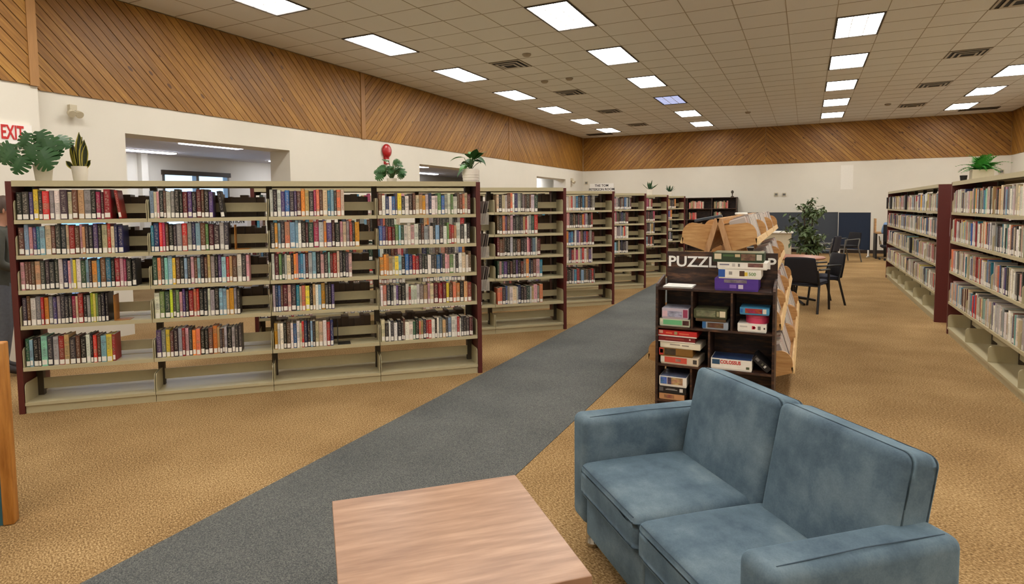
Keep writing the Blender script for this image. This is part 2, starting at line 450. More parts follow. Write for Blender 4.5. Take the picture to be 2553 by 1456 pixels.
def clip(poly, nx, ny, c, keep_ge):
    out = []
    for i in range(len(poly)):
        a, b = poly[i], poly[(i+1) % len(poly)]
        da, db = a[0]*nx+a[1]*ny-c, b[0]*nx+b[1]*ny-c
        if not keep_ge: da, db = -da, -db
        if da >= 0: out.append(a)
        if (da >= 0) != (db >= 0):
            t = da/(da-db); out.append((a[0]+(b[0]-a[0])*t, a[1]+(b[1]-a[1])*t))
    return out
def plank_band(wall, org, ud, nd, L, z0, z1, down, w=0.1):
    """diagonal boards; u runs right as seen from the room; down: boards fall to the right"""
    H = z1-z0; q = math.sqrt(.5)
    e, f = ((q, -q), (q, q)) if down else ((q, q), (-q, q))
    ud, nd = Vector(ud), Vector(nd); Z = Vector((0, 0, 1))
    E = ud*e[0]+Z*e[1]; F = ud*f[0]+Z*f[1]; sg = 1
    if E.cross(F).dot(nd) < 0: F = -F; sg = -1
    rect = [(0, 0), (L, 0), (L, H), (0, H)]
    cs = [c[0]*f[0]+c[1]*f[1] for c in rect]
    k = math.floor(min(cs)/w)
    while k*w < max(cs):
        a, b = k*w+.0042, (k+1)*w-.0042
        poly = clip(clip(rect, f[0], f[1], a, True), f[0], f[1], b, False)
        k += 1
        if len(poly) < 3: continue
        cx = sum(p[0] for p in poly)/len(poly); cy = sum(p[1] for p in poly)/len(poly)
        loc = [((p[0]-cx)*e[0]+(p[1]-cy)*e[1], sg*((p[0]-cx)*f[0]+(p[1]-cy)*f[1])) for p in poly]
        if sg < 0: loc = loc[::-1]
        th = .016+rnd.uniform(-.002, .003)
        me = MB().prism(loc, 0, th).mesh('plank', 'cedar_plank')
        o = put('plank', me, wall)
        o.matrix_basis = frame(Vector(org)+ud*cx+Z*(z0+cy), E, F, nd)
    back = MB().box(0, L, 0, .004, z0, z1)
    put('band_backing', back.mesh('band_backing', 'band_back'), wall, M=frame(org, ud, nd))
X0 = ROOM_L
plank_band(wall_left, (X0, 3.79, 0), (0, 1, 0), (1, 0, 0), 5.72, BAND, CEIL, True)
plank_band(wall_left, (X0, 9.66, 0), (0, 1, 0), (1, 0, 0), 6.45, BAND, CEIL, False)
plank_band(wall_left, (X0, 16.2, 0), (0, 1, 0), (1, 0, 0), 6.5, BAND, CEIL, True)
plank_band(wall_near, (-7.47, 1.6, 0), (0, 1, 0), (1, 0, 0), 2.10, BAND, CEIL, True)
plank_band(wall_back, (X0+.02, ROOM_B, 0), (1, 0, 0), (0, -1, 0), 6.45, BAND, CEIL, False)
plank_band(wall_back, (-1.27, ROOM_B, 0), (1, 0, 0), (0, -1, 0), 6.55, BAND, CEIL, True)
plank_band(wall_right, (ROOM_R, ROOM_B-.02, 0), (0, -1, 0), (-1, 0, 0), 4.0, BAND, CEIL, True)
TR = [(X0, 9.52, .12), (X0, 16.12, .07)]
for x, y, w in TR:
    put('trim_board', MB().box(x, x+.03, y, y+w, BAND-.01, CEIL).mesh('trim_board', 'trim_wood'), wall_left)
put('trim_board', MB().box(-7.47, -7.44, 3.70, 3.79, BAND-.01, CEIL).mesh('trim_board', 'trim_wood'), wall_near)

# ceiling: grid of lay-in tiles
TX, TY = 0.6167, 0.6325
GX0, GY0 = -3.07-TX/2, 20.80
ROWX = [-3.07-5*TX, -3.07, -3.07+6*TX, -3.07+11*TX]
LY = [20.80-2.53*k for k in range(10)]
VENTS = [(-4.90, y) for y in (10.36, 13.53, 16.6, 19.8)]+[(2.45, y) for y in (10.45, 13.56, 16.65, 19.8)]
lights_cells = set()
for ix, x in enumerate(ROWX):
    for y in LY:
        c = round((x-TX/2-GX0)/TX)
        r = round((y-GY0)/TY)
        lights_cells |= {(c, r), (c, r-1)}
vent_cells = {}
for x, y in VENTS:
    vent_cells[(math.floor((x-GX0)/TX), math.floor((y-GY0)/TY))] = 1
ceiling = struct(put('ceiling', MB().box(-8.2, ROOM_R+.2, ROOM_F, ROOM_B+.2, CEIL+.008, CEIL+.12).mesh('ceiling', 'ceiling_grid')), 'suspended ceiling of square beige lay-in tiles')
cells = []
for c in range(-9, 16):
    for r in range(-42, 5):
        x0, x1 = max(GX0+c*TX, -7.745), min(GX0+(c+1)*TX, ROOM_R)
        y0, y1 = max(GY0+r*TY, ROOM_F), min(GY0+(r+1)*TY, ROOM_B)
        if x1-x0 < .05 or y1-y0 < .05 or (c, r) in lights_cells or (c, r) in vent_cells: continue
        q = pix(((x0+x1)/2, (y0+y1)/2, CEIL))
        vis = q is not None and -60 < q[0] < 2613 and -40 < q[1] < 1456
        cells.append((0 if vis else 1, q[2] if q else 99, x0, x1, y0, y1))
cells.sort()
tile_me = {}
rest = MB()
for i, (nv, d, x0, x1, y0, y1) in enumerate(cells):
    g = .0055
    if i < 300 and not nv:
        key = (round(x1-x0, 3), round(y1-y0, 3))
        if key not in tile_me:
            w, h = key[0]/2-g, key[1]/2-g
            tile_me[key] = MB().box(-w, w, -h, h, 0, .008).mesh('ceiling_tile', 'ceiling_tile')
        put('ceiling_tile', tile_me[key], ceiling, ((x0+x1)/2, (y0+y1)/2, CEIL+rnd.uniform(-.001, .001)))
    else: rest.box(x0+g, x1-g, y0+g, y1-g, CEIL, CEIL+.008)
o = put('far_ceiling_tiles', rest.mesh('far_ceiling_tiles', 'ceiling_tile'), ceiling); o['kind'] = 'stuff'

for c in range(-9, 17):
    x = GX0+c*TX
    if -7.7 < x < ROOM_R: put('grid_bar', MB().box(x-.005, x+.005, ROOM_F, ROOM_B, CEIL-.003, CEIL+.006).mesh('grid_bar', 'ceiling_grid'), ceiling)
for r in range(-40, 5):
    y = GY0+r*TY
    if not ROOM_F < y < ROOM_B: continue
    gb = MB(); n_ = 0
    for c in range(-9, 16):
        x0, x1 = max(GX0+c*TX, -7.745), min(GX0+(c+1)*TX, ROOM_R)
        if x1-x0 < .05 or ((c, r) in lights_cells and (c, r-1) in lights_cells): continue
        gb.box(x0+.0066, x1-.0066, y-.005, y+.005, CEIL-.003, CEIL+.006); n_ += 1
    if n_: put('grid_bar', gb.mesh('grid_bar', 'ceiling_grid'), ceiling)
lw, ll = TX/2-.008, TY-.009
fr = MB()
fr.box(-lw, lw, -ll, -ll+.028, -.012, .02).box(-lw, lw, ll-.028, ll, -.012, .02).box(-lw, -lw+.022, -ll+.028, ll-.028, -.012, .02).box(lw-.022, lw, -ll+.028, ll-.028, -.012, .02)
frame_me = fr.mesh('light_frame', 'shade_dark')
dif = {k: MB().box(-lw+.023, lw-.023, -ll+.029, ll-.029, 0, .006).mesh('diffuser', k) for k in ('lamp', 'lamp_cool')}
gr = MB()
for i in (-1, 1): gr.box(i*.095-.005, i*.095+.005, -ll+.03, ll-.03, -.006, -.001)
for i in range(1, 6): gr.box(-lw+.024, lw-.024, -ll+.03+i*.2-.005, -ll+.03+i*.2+.005, -.006, -.001)
grid_me = gr.mesh('lens_grid', 'cream_plastic')
ROWN = ['row nearest left wall', 'second row from left wall', 'third row from left wall', 'row over right bookcases']
for ix, x in enumerate(ROWX):
    for iy, y in enumerate(LY):
        cool = (ix == 1 and iy == 2)
        if cool: lb = 'bluish fluorescent ceiling panel among the warm white ones'
        else: lb = 'white fluorescent ceiling panel, %s from far wall in %s' % (nth(iy), ROWN[ix])
        t = thing('ceiling_light', lb, 'ceiling light', (x, y, CEIL), group='fluorescent ceiling panels')
        dfo = put('diffuser', dif['lamp_cool' if cool else 'lamp'], t)
        put('frame', frame_me, t); put('lens_grid', grid_me, dfo)
vf = MB()
a = TX/2-.01
for k, r in enumerate((a, a-.08, a-.16)):
    z = -.012-.012*k
    vf.box(-r, r, -r, -r+.035, z, z+.006).box(-r, r, r-.035, r, z, z+.006).box(-r, -r+.035, -r+.035, r-.035, z, z+.006).box(r-.035, r, -r+.035, r-.035, z, z+.006)
vent_me = vf.mesh('louvre', 'vent_metal')
vb_me = MB().box(-a, a, -a, a, 0, .03).mesh('duct', 'ink_black')
for i, (x, y) in enumerate(VENTS):
    side = 'left half' if x < 0 else 'right half'
    k = i % 4
    t = thing('ceiling_vent', 'square louvred air vent in the ceiling, %s from the camera on the %s' % (nth(k), side), 'vent',
              (GX0+(math.floor((x-GX0)/TX)+.5)*TX, GY0+(math.floor((y-GY0)/TY)+.5)*TY, CEIL), group='ceiling air vents')
    put('duct', vb_me, t); put('louvre', vent_me, t)
rg = MB().box(-.45, .45, -.2, .2, -.012, -.002)
rgs = MB()
for k in range(9): rgs.box(-.44, .44, -.18+k*.042, -.165+k*.042, -.02, -.012)
for x, y, lb in ((-6.75, 21.69, 'dark slatted return grille in the ceiling by the far left corner'), (4.27, 21.6, 'dark slatted return grille in the ceiling by the far right corner')):
    t = thing('return_grille', lb, 'vent', (x, y, CEIL))
    put('backing', rg.mesh('backing', 'shade_dark'), t); put('slats', rgs.mesh('slats', 'post_dark'), t)
dm = MB().lathe([(.075, 0), (.075, -.02), (.05, -.045), (.0, -.05)], 16).mesh('smoke_detector', 'detector', True)
for x, y, lb in ((-4.34, 9.79, 'beige smoke detector on the ceiling beside the nearest left vent'), (-4.93, 12.03, 'small sensor on the ceiling nearer the left wall, between two vents'),
                 (-4.38, 12.02, 'small sensor on the ceiling farther from the left wall, between two vents'), (-1.53, 18.84, 'dark disc sensor alone on the ceiling near the far wall'),
                 (1.87, 19.28, 'small dark sensor beside the farthest right ceiling vent')):
    tag(put('smoke_detector', dm, None, (x, y, CEIL)), lb, 'detector')

# neighbouring room beyond the openings
AX = -12.2
struct(put('wall_annex', MB().box(AX-.2, AX, 1, 8.45, 0, 2.9).box(AX-.2, AX, 10.12, ROOM_B, 0, 2.9).box(AX-.2, AX, 8.45, 10.12, 0, .95).box(AX-.2, AX, 8.45, 10.12, 2.42, 2.9)
           .box(AX, ROOM_L-WT, 1, 1.2, 0, 2.9).box(AX, ROOM_L-WT, ROOM_B, ROOM_B+.2, 0, 2.9).box(-9.1, -9.0, 17.6, ROOM_B, 0, 2.76).mesh('wall_annex', 'wall_white')), 'cream wall of the side room with a window')
struct(put('ceiling_annex', MB().box(AX-.2, ROOM_L-WT, 1, ROOM_B+.2, 2.76, 2.9).mesh('ceiling_annex', 'annex_ceiling')), 'grey ceiling of the side room')
struct(put('wall_annex_pilaster', MB().box(AX, AX+.14, 7.92, 8.06, 0, 2.76).mesh('wall_annex_pilaster', 'wall_white')))
wn = struct(put('window_1', MB().box(AX-.12, AX+.02, 8.45, 8.5, .95, 2.42).box(AX-.12, AX+.02, 10.07, 10.12, .95, 2.42).box(AX-.12, AX+.02, 9.25, 9.32, .95, 2.42)
                .box(AX-.12, AX+.02, 8.45, 10.12, 2.37, 2.42).box(AX-.12, AX+.02, 8.45, 10.12, .95, 1.0).mesh('window_1', 'grey_metal')), 'window with grey frame in the side room')
for a, b in ((8.5, 9.25), (9.32, 10.07)):
    put('pane', MB().box(AX-.07, AX-.06, a, b, 1.0, 2.37).mesh('pane', 'window_glass'), wn)
put('blind', MB().box(AX, AX+.05, 8.43, 10.15, 2.36, 2.46).mesh('blind', 'post_dark'), wn)
for i, (x, y, lb) in enumerate(((-11.45, 7.6, 'long fluorescent strip in the side room nearest the first wall opening'), (-9.54, 7.6, 'fluorescent strip seen through the top of the first wall opening'),
                    (-11.3, 11.2, 'fluorescent strip in the side room behind the red bell'), (-9.6, 14.0, 'fluorescent strip seen through the second wall opening'), (-8.6, 20.9, 'fluorescent strip seen through the farthest wall opening'),
                    (-9.2, 3.2, 'added fluorescent strip brightening the side room behind the person'), (-11.3, 17.2, 'fluorescent strip far inside the side room beyond the second opening'))):
    t = thing('strip_light', lb, 'ceiling light', (x, y, 2.76), group='side room strip lights')  # some strips are extras, added to brighten the side room
    put('diffuser', MB().box(-.09, .09, -.6, .6, -.03, -.012).mesh('diffuser', 'annex_lamp'), t)
    put('housing', MB().box(-.11, .11, -.62, .62, -.012, 0).mesh('housing', 'cream_plastic'), t)
t = thing('banner', 'white wall banner lettered in black capitals in the side room', 'sign', (AX+.01, 9.75, 1.33))
put('board', MB().box(0, .012, -.85, .85, -.12, .10).mesh('board', 'white_paper'), t)
put('lettering', text_mesh('HYDRATION STATION', .15, 'ink_black'), t, M=frame((.016, 0, 0), (0, 1, 0), (0, 0, 1), (1, 0, 0)))
t = thing('side_table', 'grey table against the wall of the side room', 'table', (-11.6, 9.6, 0))
put('table_top', MB().box(-.4, .4, -.9, .9, .72, .75).mesh('table_top', 'slate_fabric'), t)
for sx in (-1, 1):
    for sy in (-1, 1): put('leg', MB().tube([(sx*.36, sy*.85, 0), (sx*.36, sy*.85, .72)], .02).mesh('leg', 'grey_metal'), t)

# door and sign in the far left corner
dr = struct(put('door_1', MB().box(-7.44, -6.54, ROOM_B-.05, ROOM_B-.005, 0, 2.1).mesh('door_1', 'dark_walnut')), 'dark door in the far corner under a lettered sign')
put('door_frame', MB().box(-7.50, -7.44, ROOM_B-.06, ROOM_B, 0, 2.15).box(-6.54, -6.48, ROOM_B-.06, ROOM_B, 0, 2.15).box(-7.44, -6.54, ROOM_B-.06, ROOM_B, 2.1, 2.15).mesh('door_frame', 'dark_walnut'), dr)
put('handle', MB().lathe([(.03, 0), (.03, .05), (0, .06)], 10, M=frame((-6.62, ROOM_B-.05, 1.0), (1, 0, 0), (0, 0, 1), (0, -1, 0))).mesh('handle', 'chrome'), dr)
t = thing('room_sign', 'white sign with two lines of black capitals over the far door', 'sign', (-6.99, ROOM_B-.02, 2.31))
put('board', MB().box(-.47, .47, -.01, .01, -.155, .155).mesh('board', 'white_paper'), t)
for z, s in ((.072, 'THE TOM'), (-.072, 'PETERSON ROOM')):
    put('lettering', text_mesh(s, .125, 'ink_black', offset=.002), t, M=frame((0, -.013, z), (1, 0, 0), (0, 0, 1), (0, -1, 0)))

# ------------------------------------------------------------------ wall fittings
t = thing('exit_sign', 'white exit sign with red capitals behind the big monstera', 'sign', (-7.465, 3.52, 2.415))
put('housing', MB().box(0, .03, -.17, .165, -.11, .10).mesh('housing', 'white_paper'), t)
put('lettering', text_mesh('EXIT', .165, 'sign_red', offset=.003), t, M=frame((.033, -.02, .0), (0, .62, 0), (0, 0, 1.25), (1, 0, 0)))
def emergency(loc, lb, sc=1):
    t = thing('emergency_light', lb, 'light', loc, group='twin-head emergency lights'); t.scale = (sc, sc, sc)
    put('battery_box', MB().box(0, .07, -.05, .05, .02, .10).mesh('battery_box', 'cream_plastic'), t)
    put('arm', MB().tube([(.04, 0, .04), (.07, 0, -.01)], .018).mesh('arm', 'cream_plastic'), t)
    for s in (-1, 1):
        M = frame((.09, s*.055, -.03), Vector((0, 1, 0)), Vector((.5, 0, .86)), Vector((.86, 0, -.5)))
        put('lamp_head', MB().lathe([(.02, -.04), (.045, -.02), (.055, .03), (.055, .045), (.0, .045)], 14, M=M).mesh('lamp_head', 'cream_plastic', 'auto'), t)
emergency((X0, 4.26, 2.76), 'cream twin-head emergency light above the snake plant', .78)
emergency((X0, 21.4, 2.53), 'cream twin-head emergency light near the far left corner')
t = thing('alarm_bell', 'round red fire alarm bell on the cream wall', 'alarm', (X0, 10.28, 2.77))
put('gong', MB().lathe([(.14, .03), (.14, .05), (.12, .075), (.06, .095), (0, .1)], 24, M=frame((0, 0, 0), (0, 1, 0), (0, 0, 1), (1, 0, 0))).mesh('gong', 'red_paint', True), t)
put('back_box', MB().box(0, .05, -.06, .06, -.27, -.0).mesh('back_box', 'red_paint'), t)
put('plate', MB().box(.05, .054, -.05, .05, -.25, -.17).mesh('plate', 'label_white'), t)
for x, z, lb in ((-.92, 1.93, 'small grey thermostat on the far wall, left of the pair'), (-.675, 1.92, 'small grey thermostat on the far wall, right of the pair'),
                 (5.08, 2.48, 'small grey box high on the far wall by the right corner'), (-7.6, 2.5, 'small grey box on the far wall left of the door sign')):
    t = thing('thermostat', lb, 'thermostat', (x, ROOM_B, z))
    put('housing', MB().box(-.06, .06, -.03, 0, -.06, .06).mesh('housing', 'cream_plastic'), t)
    put('dial', MB().box(-.04, .04, -.036, -.03, -.03, .035).mesh('dial', 'grey_metal'), t)
tag(put('wall_panel', MB().box(.97, 1.32, ROOM_B-.012, ROOM_B, 2.05, 2.83).mesh('wall_panel', 'label_white')), 'tall blank white panel on the far wall', 'panel')
t = thing('notice', 'white notice with bold capitals on the wall behind the person', 'notice', (-7.468, 3.42, 1.2))
put('sheet', MB().box(0, .004, -.2, .2, -.75, .24).mesh('sheet', 'white_paper'), t)
put('lettering', text_mesh('WHE', .085, 'ink_black', .002, .002, 'LEFT'), t, M=frame((.006, -.075, .155), (0, .62, 0), (0, 0, .8), (1, 0, 0)))
t = thing('wall_screen', 'blue screen in a dark frame glimpsed behind the front bookcase', 'screen', (X0, 4.32, 1.15))
put('bezel', MB().box(0, .03, -.28, .28, -.36, .36).mesh('bezel', 'black_plastic'), t)
put('screen', MB().box(.03, .033, -.25, .25, -.33, .33).mesh('screen', 'screen_blue'), t)

# ------------------------------------------------------------------ books
PAL = {'k': (26, 22, 22), 'K': (58, 54, 54), 'w': (228, 222, 208), 'W': (208, 190, 156), 'g': (128, 124, 120), 'G': (172, 170, 166), 'r': (158, 34, 36), 'R': (204, 48, 44),
       'm': (88, 26, 32), 'o': (220, 138, 62), 'y': (226, 200, 62), 'Y': (200, 148, 42), 'n': (34, 44, 84), 'b': (48, 94, 150), 'B': (134, 170, 188), 't': (42, 122, 150),
       'e': (40, 74, 56), 'E': (98, 132, 74), 'l': (172, 188, 50), 'p': (78, 58, 112), 'P': (210, 156, 160), 'q': (150, 42, 80), 's': (216, 122, 92), 'c': (190, 152, 106),
       'u': (96, 62, 44), 'a': (132, 184, 168)}
CN = {'k': 'black', 'K': 'charcoal', 'w': 'white', 'W': 'cream', 'g': 'grey', 'G': 'light grey', 'r': 'dark red', 'R': 'bright red', 'm': 'maroon', 'o': 'orange', 'y': 'yellow',
      'Y': 'mustard', 'n': 'navy', 'b': 'blue', 'B': 'pale blue', 't': 'teal', 'e': 'dark green', 'E': 'leaf green', 'l': 'lime', 'p': 'purple', 'P': 'pink', 'q': 'crimson',
      's': 'salmon', 'c': 'tan', 'u': 'brown', 'a': 'aqua'}
RANDOM_DARK = 'kkkkkKKKKKKKggGGwwwWWmmrrRuuunnbBtepPqscoe'
RANDOM_LIGHT = 'kKKggGGGwwwwwwwwwWWWWWWmrRunbBtpPPscyGa'
BOOKS = []
def book_row(M, s0, s1, z, code, fill, hlo, hhi, depth, where, bay_i, shelf_i, gap=.6, dense=None, vis=1.0, rear=False, lean=False, back_depth=0.0, set0=.008):
    """books side by side along s from s0; M maps (s, d, z) of the bookcase to the world"""
    L = (s1-s0)*fill
    n = len(code)
    ws = [rnd.uniform(.55, 1.35) for _ in code]
    k = L/sum(ws)
    s = s0
    for i, c in enumerate(code):
        t = ws[i]*k
        h = rnd.uniform(hlo, hhi)
        dp = depth*rnd.uniform(.92, 1.04)
        so = set0+rnd.uniform(0, .012)
        base = PAL[c]
        j = rnd.uniform(.86, 1.12)
        col = tuple(max(8, min(245, v*j+rnd.uniform(-8, 8))) for v in base)
        R = Matrix.Identity(4)
        if rear: R = Matrix.Translation((s+t/2, back_depth-so, z+.0008)) @ Matrix.Rotation(math.pi, 4, 'Z')
        else: R = Matrix.Translation((s+t/2, so, z+.0008))
        if lean and i == n-1:
            R = Matrix.Translation((s+t*.9+.045, so, z+.0008+.0)) @ Matrix.Rotation(-.13, 4, 'Y') @ Matrix.Translation((0, 0, .002))
            s += .05
        W = M @ R
        ctr = W @ Vector((0, 0, h/2))
        q = pix(ctr)
        v = EYE-ctr; v.z = 0
        nrm = (W.to_3x3() @ Vector((0, -1, 0)))
        cs = max(0.0, v.normalized().dot(nrm))
        seen = q is not None and -20 < q[0] < 2573 and -20 < q[1] < 1470
        score = t*h*cs/(q[2]**2)*vis if (seen and not rear) else 0
        BOOKS.append(dict(M=W, t=t-.0012, d=dp, h=h, c=col, n=CN[c], score=score, where=where, i=i, bay=bay_i, sh=shelf_i, small=hhi < .215, rear=rear))
        s += t
def rcode(n, pal): return ''.join(rnd.choice(pal) for _ in range(n))

# ------------------------------------------------------------------ steel library shelving
def bracket_me(h, d, nm='shelf_bracket'):
    poly = [(0.004, 0)]+[(.004+.035*(1-math.cos(a)), h-.035+.035*math.sin(a)) for a in (0, .4, .8, 1.2, math.pi/2)]+[(d, h), (d, 0)]
    return MB().prism(poly, -.0025, .0025, 'x').mesh(nm, 'steel_beige')
BR = bracket_me(.155, .235)
BR_BASE = bracket_me(.155, .245)
BAYW = .9215
SHELF = MB().box(.003, BAYW-.003, 0, .012, -.03, .0).box(.003, BAYW-.003, .012, .235, -.008, .0).mesh('shelf', 'steel_beige')
SHELF_R = MB().box(.003, BAYW-.003, 0, .235, -.03, .0).mesh('shelf', 'steel_beige')
RAIL = MB().box(.006, BAYW-.006, .212, .220, .045, .125).mesh('backstop_rail', 'steel_beige')
KICK = MB().box(.002, BAYW-.002, .012, .02, 0, .062).box(.002, BAYW-.002, .0, .25, .062, .085).mesh('base_shelf', 'steel_beige')
KLIP = MB().box(.006, BAYW-.006, .232, .240, .135, .225).mesh('backstop_rail', 'steel_beige')
LEVELS = [1.525, 1.250, .975, .697, .368]
def bookcase(label, M, nb, levels, top=1.83, depth=.50, seg_left=True, group='steel bookcases'):
    t = thing('bookcase', label, 'bookcase', M=M, group=group)
    L = nb*BAYW
    for x in (-.042, L):
        pn = MB().box(x+.001, x+.041, .0, depth, 0, top-.005).mesh('end_panel', 'panel_red')
        put('end_panel', pn, t)
    put('canopy', MB().box(0, L, 0, depth, top-.012, top).box(0, L, 0, .012, top-.045, top-.012).box(0, L, depth-.012, depth, top-.045, top-.012).mesh('canopy', 'steel_beige'), t)
    pm = MB().box(-.024, .024, depth/2-.024, depth/2+.024, .0, top-.03).mesh('post', 'post_dark')
    for b in range(nb+1):
        xx = min(max(b*BAYW, .025), L-.025)
        put('post', pm, t, (xx, 0, 0))
    for b in range(nb):
        x = b*BAYW
        put('base_shelf', KICK, t, (x, 0, 0)); put('backstop_rail', KLIP, t, (x, 0, 0))
        put('base_shelf', KICK, t, M=Matrix.Translation((x+BAYW, depth, 0)) @ Matrix.Rotation(math.pi, 4, 'Z'))
        for xo in (.006, BAYW-.006): put('shelf_bracket', BR_BASE, t, (x+xo, 0, .085))
        for z in levels:
            put('shelf', SHELF, t, (x, 0, z)); put('backstop_rail', RAIL, t, (x, 0, z))
            put('shelf', SHELF_R, t, M=Matrix.Translation((x+BAYW, depth, z)) @ Matrix.Rotation(math.pi, 4, 'Z'))
            for xo in (.006, BAYW-.006): put('shelf_bracket', BR, t, (x+xo, 0, z))
    return t
SA = math.radians(43.3)
SD = Vector((math.cos(SA), math.sin(SA), 0)); DD = Vector((-math.sin(SA), math.cos(SA), 0))
ROWY = [5.07, 7.39, 9.60, 11.79, 13.90, 16.05]
ROWLAB = ['long steel bookcase nearest the camera with plants on top', 'second steel bookcase back along the grey path', 'third steel bookcase back along the grey path',
          'fourth steel bookcase back along the grey path', 'fifth steel bookcase back, with two small spiky plants behind', 'farthest of the diagonal steel bookcases along the path']
FRONT = {(0, 0): ("kKpyKRgwKWucgkqmrr", .75, 1), (0, 1): ("uBPptBWuKKWruPcKkpkWRWnn", .81, 0), (0, 2): ("PuuucKKKKGnPGyweBKotutkrPqkk", .90, 0), (0, 3): ("KuwgrogpgKKKqWrkglyEKkk", .66, 0), (0, 4): ("eBkkaKGrcKukwkRuByr", .70, 0),
         (1, 0): ("BWPKuwgKkmpkmukpk", .57, 1), (1, 1): ("tnRqukKgRgnBuEmKGK", .66, 0), (1, 2): ("esKaByukBKPuBkucgkpBRcuwKP", .83, 0), (1, 3): ("wEelKEPpKrsRkkwGkBBcYGk", .74, 0), (1, 4): ("pgyukGrPKoskkuocKuGkGKK", .74, 0),
         (2, 0): ("wkwpbKpuocKqsuWtBKsW", .70, 0), (2, 1): ("KYBKsBBwkmeqGopukPWgrkY", .84, 0), (2, 2): ("wmEeGWkosbtBmGBkPKamrWKkKP", .76, 0), (2, 3): ("GnbumPKtWsykcwBYKkp", .58, 0), (2, 4): ("YwwkuwbwWRnkBkWWwrn", .56, 0),
         (3, 0): ("uwnwbKyKwKuWcYGnwwEbGwEwuusWm", .96, 0), (3, 1): ("bpmrmEBewwPwkuGgwKBKwErrcwKwk", .95, 0), (3, 2): ("ooocWyBkbnrrKKKwKKbnKPPEwkwWwu", .96, 0), (3, 3): ("wsKkwpkkwrwwwgcPWmrmyusokcr", .96, 0), (3, 4): ("WkwKwkKuwwekscKrRwkwgcKBwwrwKkKmm", .97, 0)}
BAYN = ['leftmost bay', 'second bay', 'third bay', 'rightmost bay']
CASES = []
for k, y in enumerate(ROWY):
    O = Vector((-2.78, y, 0))-SD*(4*BAYW)
    M = frame(O, SD, DD)
    CASES.append(bookcase(ROWLAB[k], M, 4, LEVELS, group='diagonal steel bookcases'))
    for b in range(4):
        if k >= 2 and b < 2: continue
        for li, z in enumerate(LEVELS):
            x0, x1 = b*BAYW+.016, (b+1)*BAYW-.016
            if k == 0:
                code, fill, ln = FRONT[(b, li)]
                hl, hh = (.165, .20) if b == 3 else (.212, .24)
                dp = .125 if b == 3 else .16
                book_row(M, x0, x1, z, code, fill, hl, hh, dp, 'front bookcase', b, li, lean=bool(ln), vis=1.5)
            else:
                vis = 1.0 if b == 3 else .15
                if k >= 1 and li == 4 and k >= 3: fl_ = rnd.choice([0, .5])
                else: fl_ = rnd.uniform(.6, .8)
                if k == 1 and b < 3: fl_ = rnd.uniform(.55, .85)
                if k == 2 and b == 3: fl_ = rnd.uniform(.62, .72)
                if fl_ > 0:
                    xs = x0+(.02 if b == 3 else 0)
                    book_row(M, xs, x1, z, rcode(int(26*fl_), RANDOM_DARK), fl_, .205, .24, .16, 'bookcase', b, li, vis=vis*.8)
            # books on the far side, backs to us; dark covers imitate shade in the gaps
            if (k == 0 and b in (1, 2) and li < 4) or (k == 0 and b == 0 and li in (0, 1, 2)) or (k >= 1 and b >= 2 and li < 5) or (k == 0 and b == 3 and li in (0, 4)) or (k == 0 and b in (1, 2) and li == 4 and b == 2):
                book_row(M, x0, x1, z, rcode(17, 'uuukKmu'), .96, *((.17, .205) if k == 0 else (.20, .24)), .15, 'far side', b, li, rear=True, back_depth=.5)

# right-hand bookcases, parallel to the path
RL = [1.470, 1.130, .770, .398]
MRN = frame((1.55, 8.98, 0), (0, -1, 0), (1, 0, 0))
MRF = frame((1.55, 15.38, 0), (0, -1, 0), (1, 0, 0))
bookcase('steel bookcase nearest the camera on the right, cut by the frame edge', MRN, 4, RL, group='right-hand steel bookcases')
bookcase('steel bookcase on the right with a broad dark red end panel', MRF, 6, RL, group='right-hand steel bookcases')
for b in range(4):
    for li, z in enumerate(RL):
        book_row(MRN, b*BAYW+.016, (b+1)*BAYW-.016, z, rcode(rnd.randint(22, 26), RANDOM_LIGHT), rnd.uniform(.93, .98), .22, .265, .17, 'right bookcase', b, li)
        book_row(MRN, b*BAYW+.016, (b+1)*BAYW-.016, z, rcode(17, 'uuukKmuk'), .97, .22, .27, .15, 'far side', b, li, rear=True, back_depth=.5)  # far-side books in dark tones so the gaps look shaded
for b in range(6):
    for li, z in enumerate(RL):
        book_row(MRF, b*BAYW+.016, (b+1)*BAYW-.016, z, rcode(rnd.randint(22, 27), RANDOM_LIGHT), rnd.uniform(.92, .98), .21, .255, .17, 'far right bookcase', b, li, vis=.6)
        book_row(MRF, b*BAYW+.016, (b+1)*BAYW-.016, z, rcode(17, 'uuukKmuk'), .97, .22, .27, .15, 'far side', b, li, rear=True, back_depth=.5)

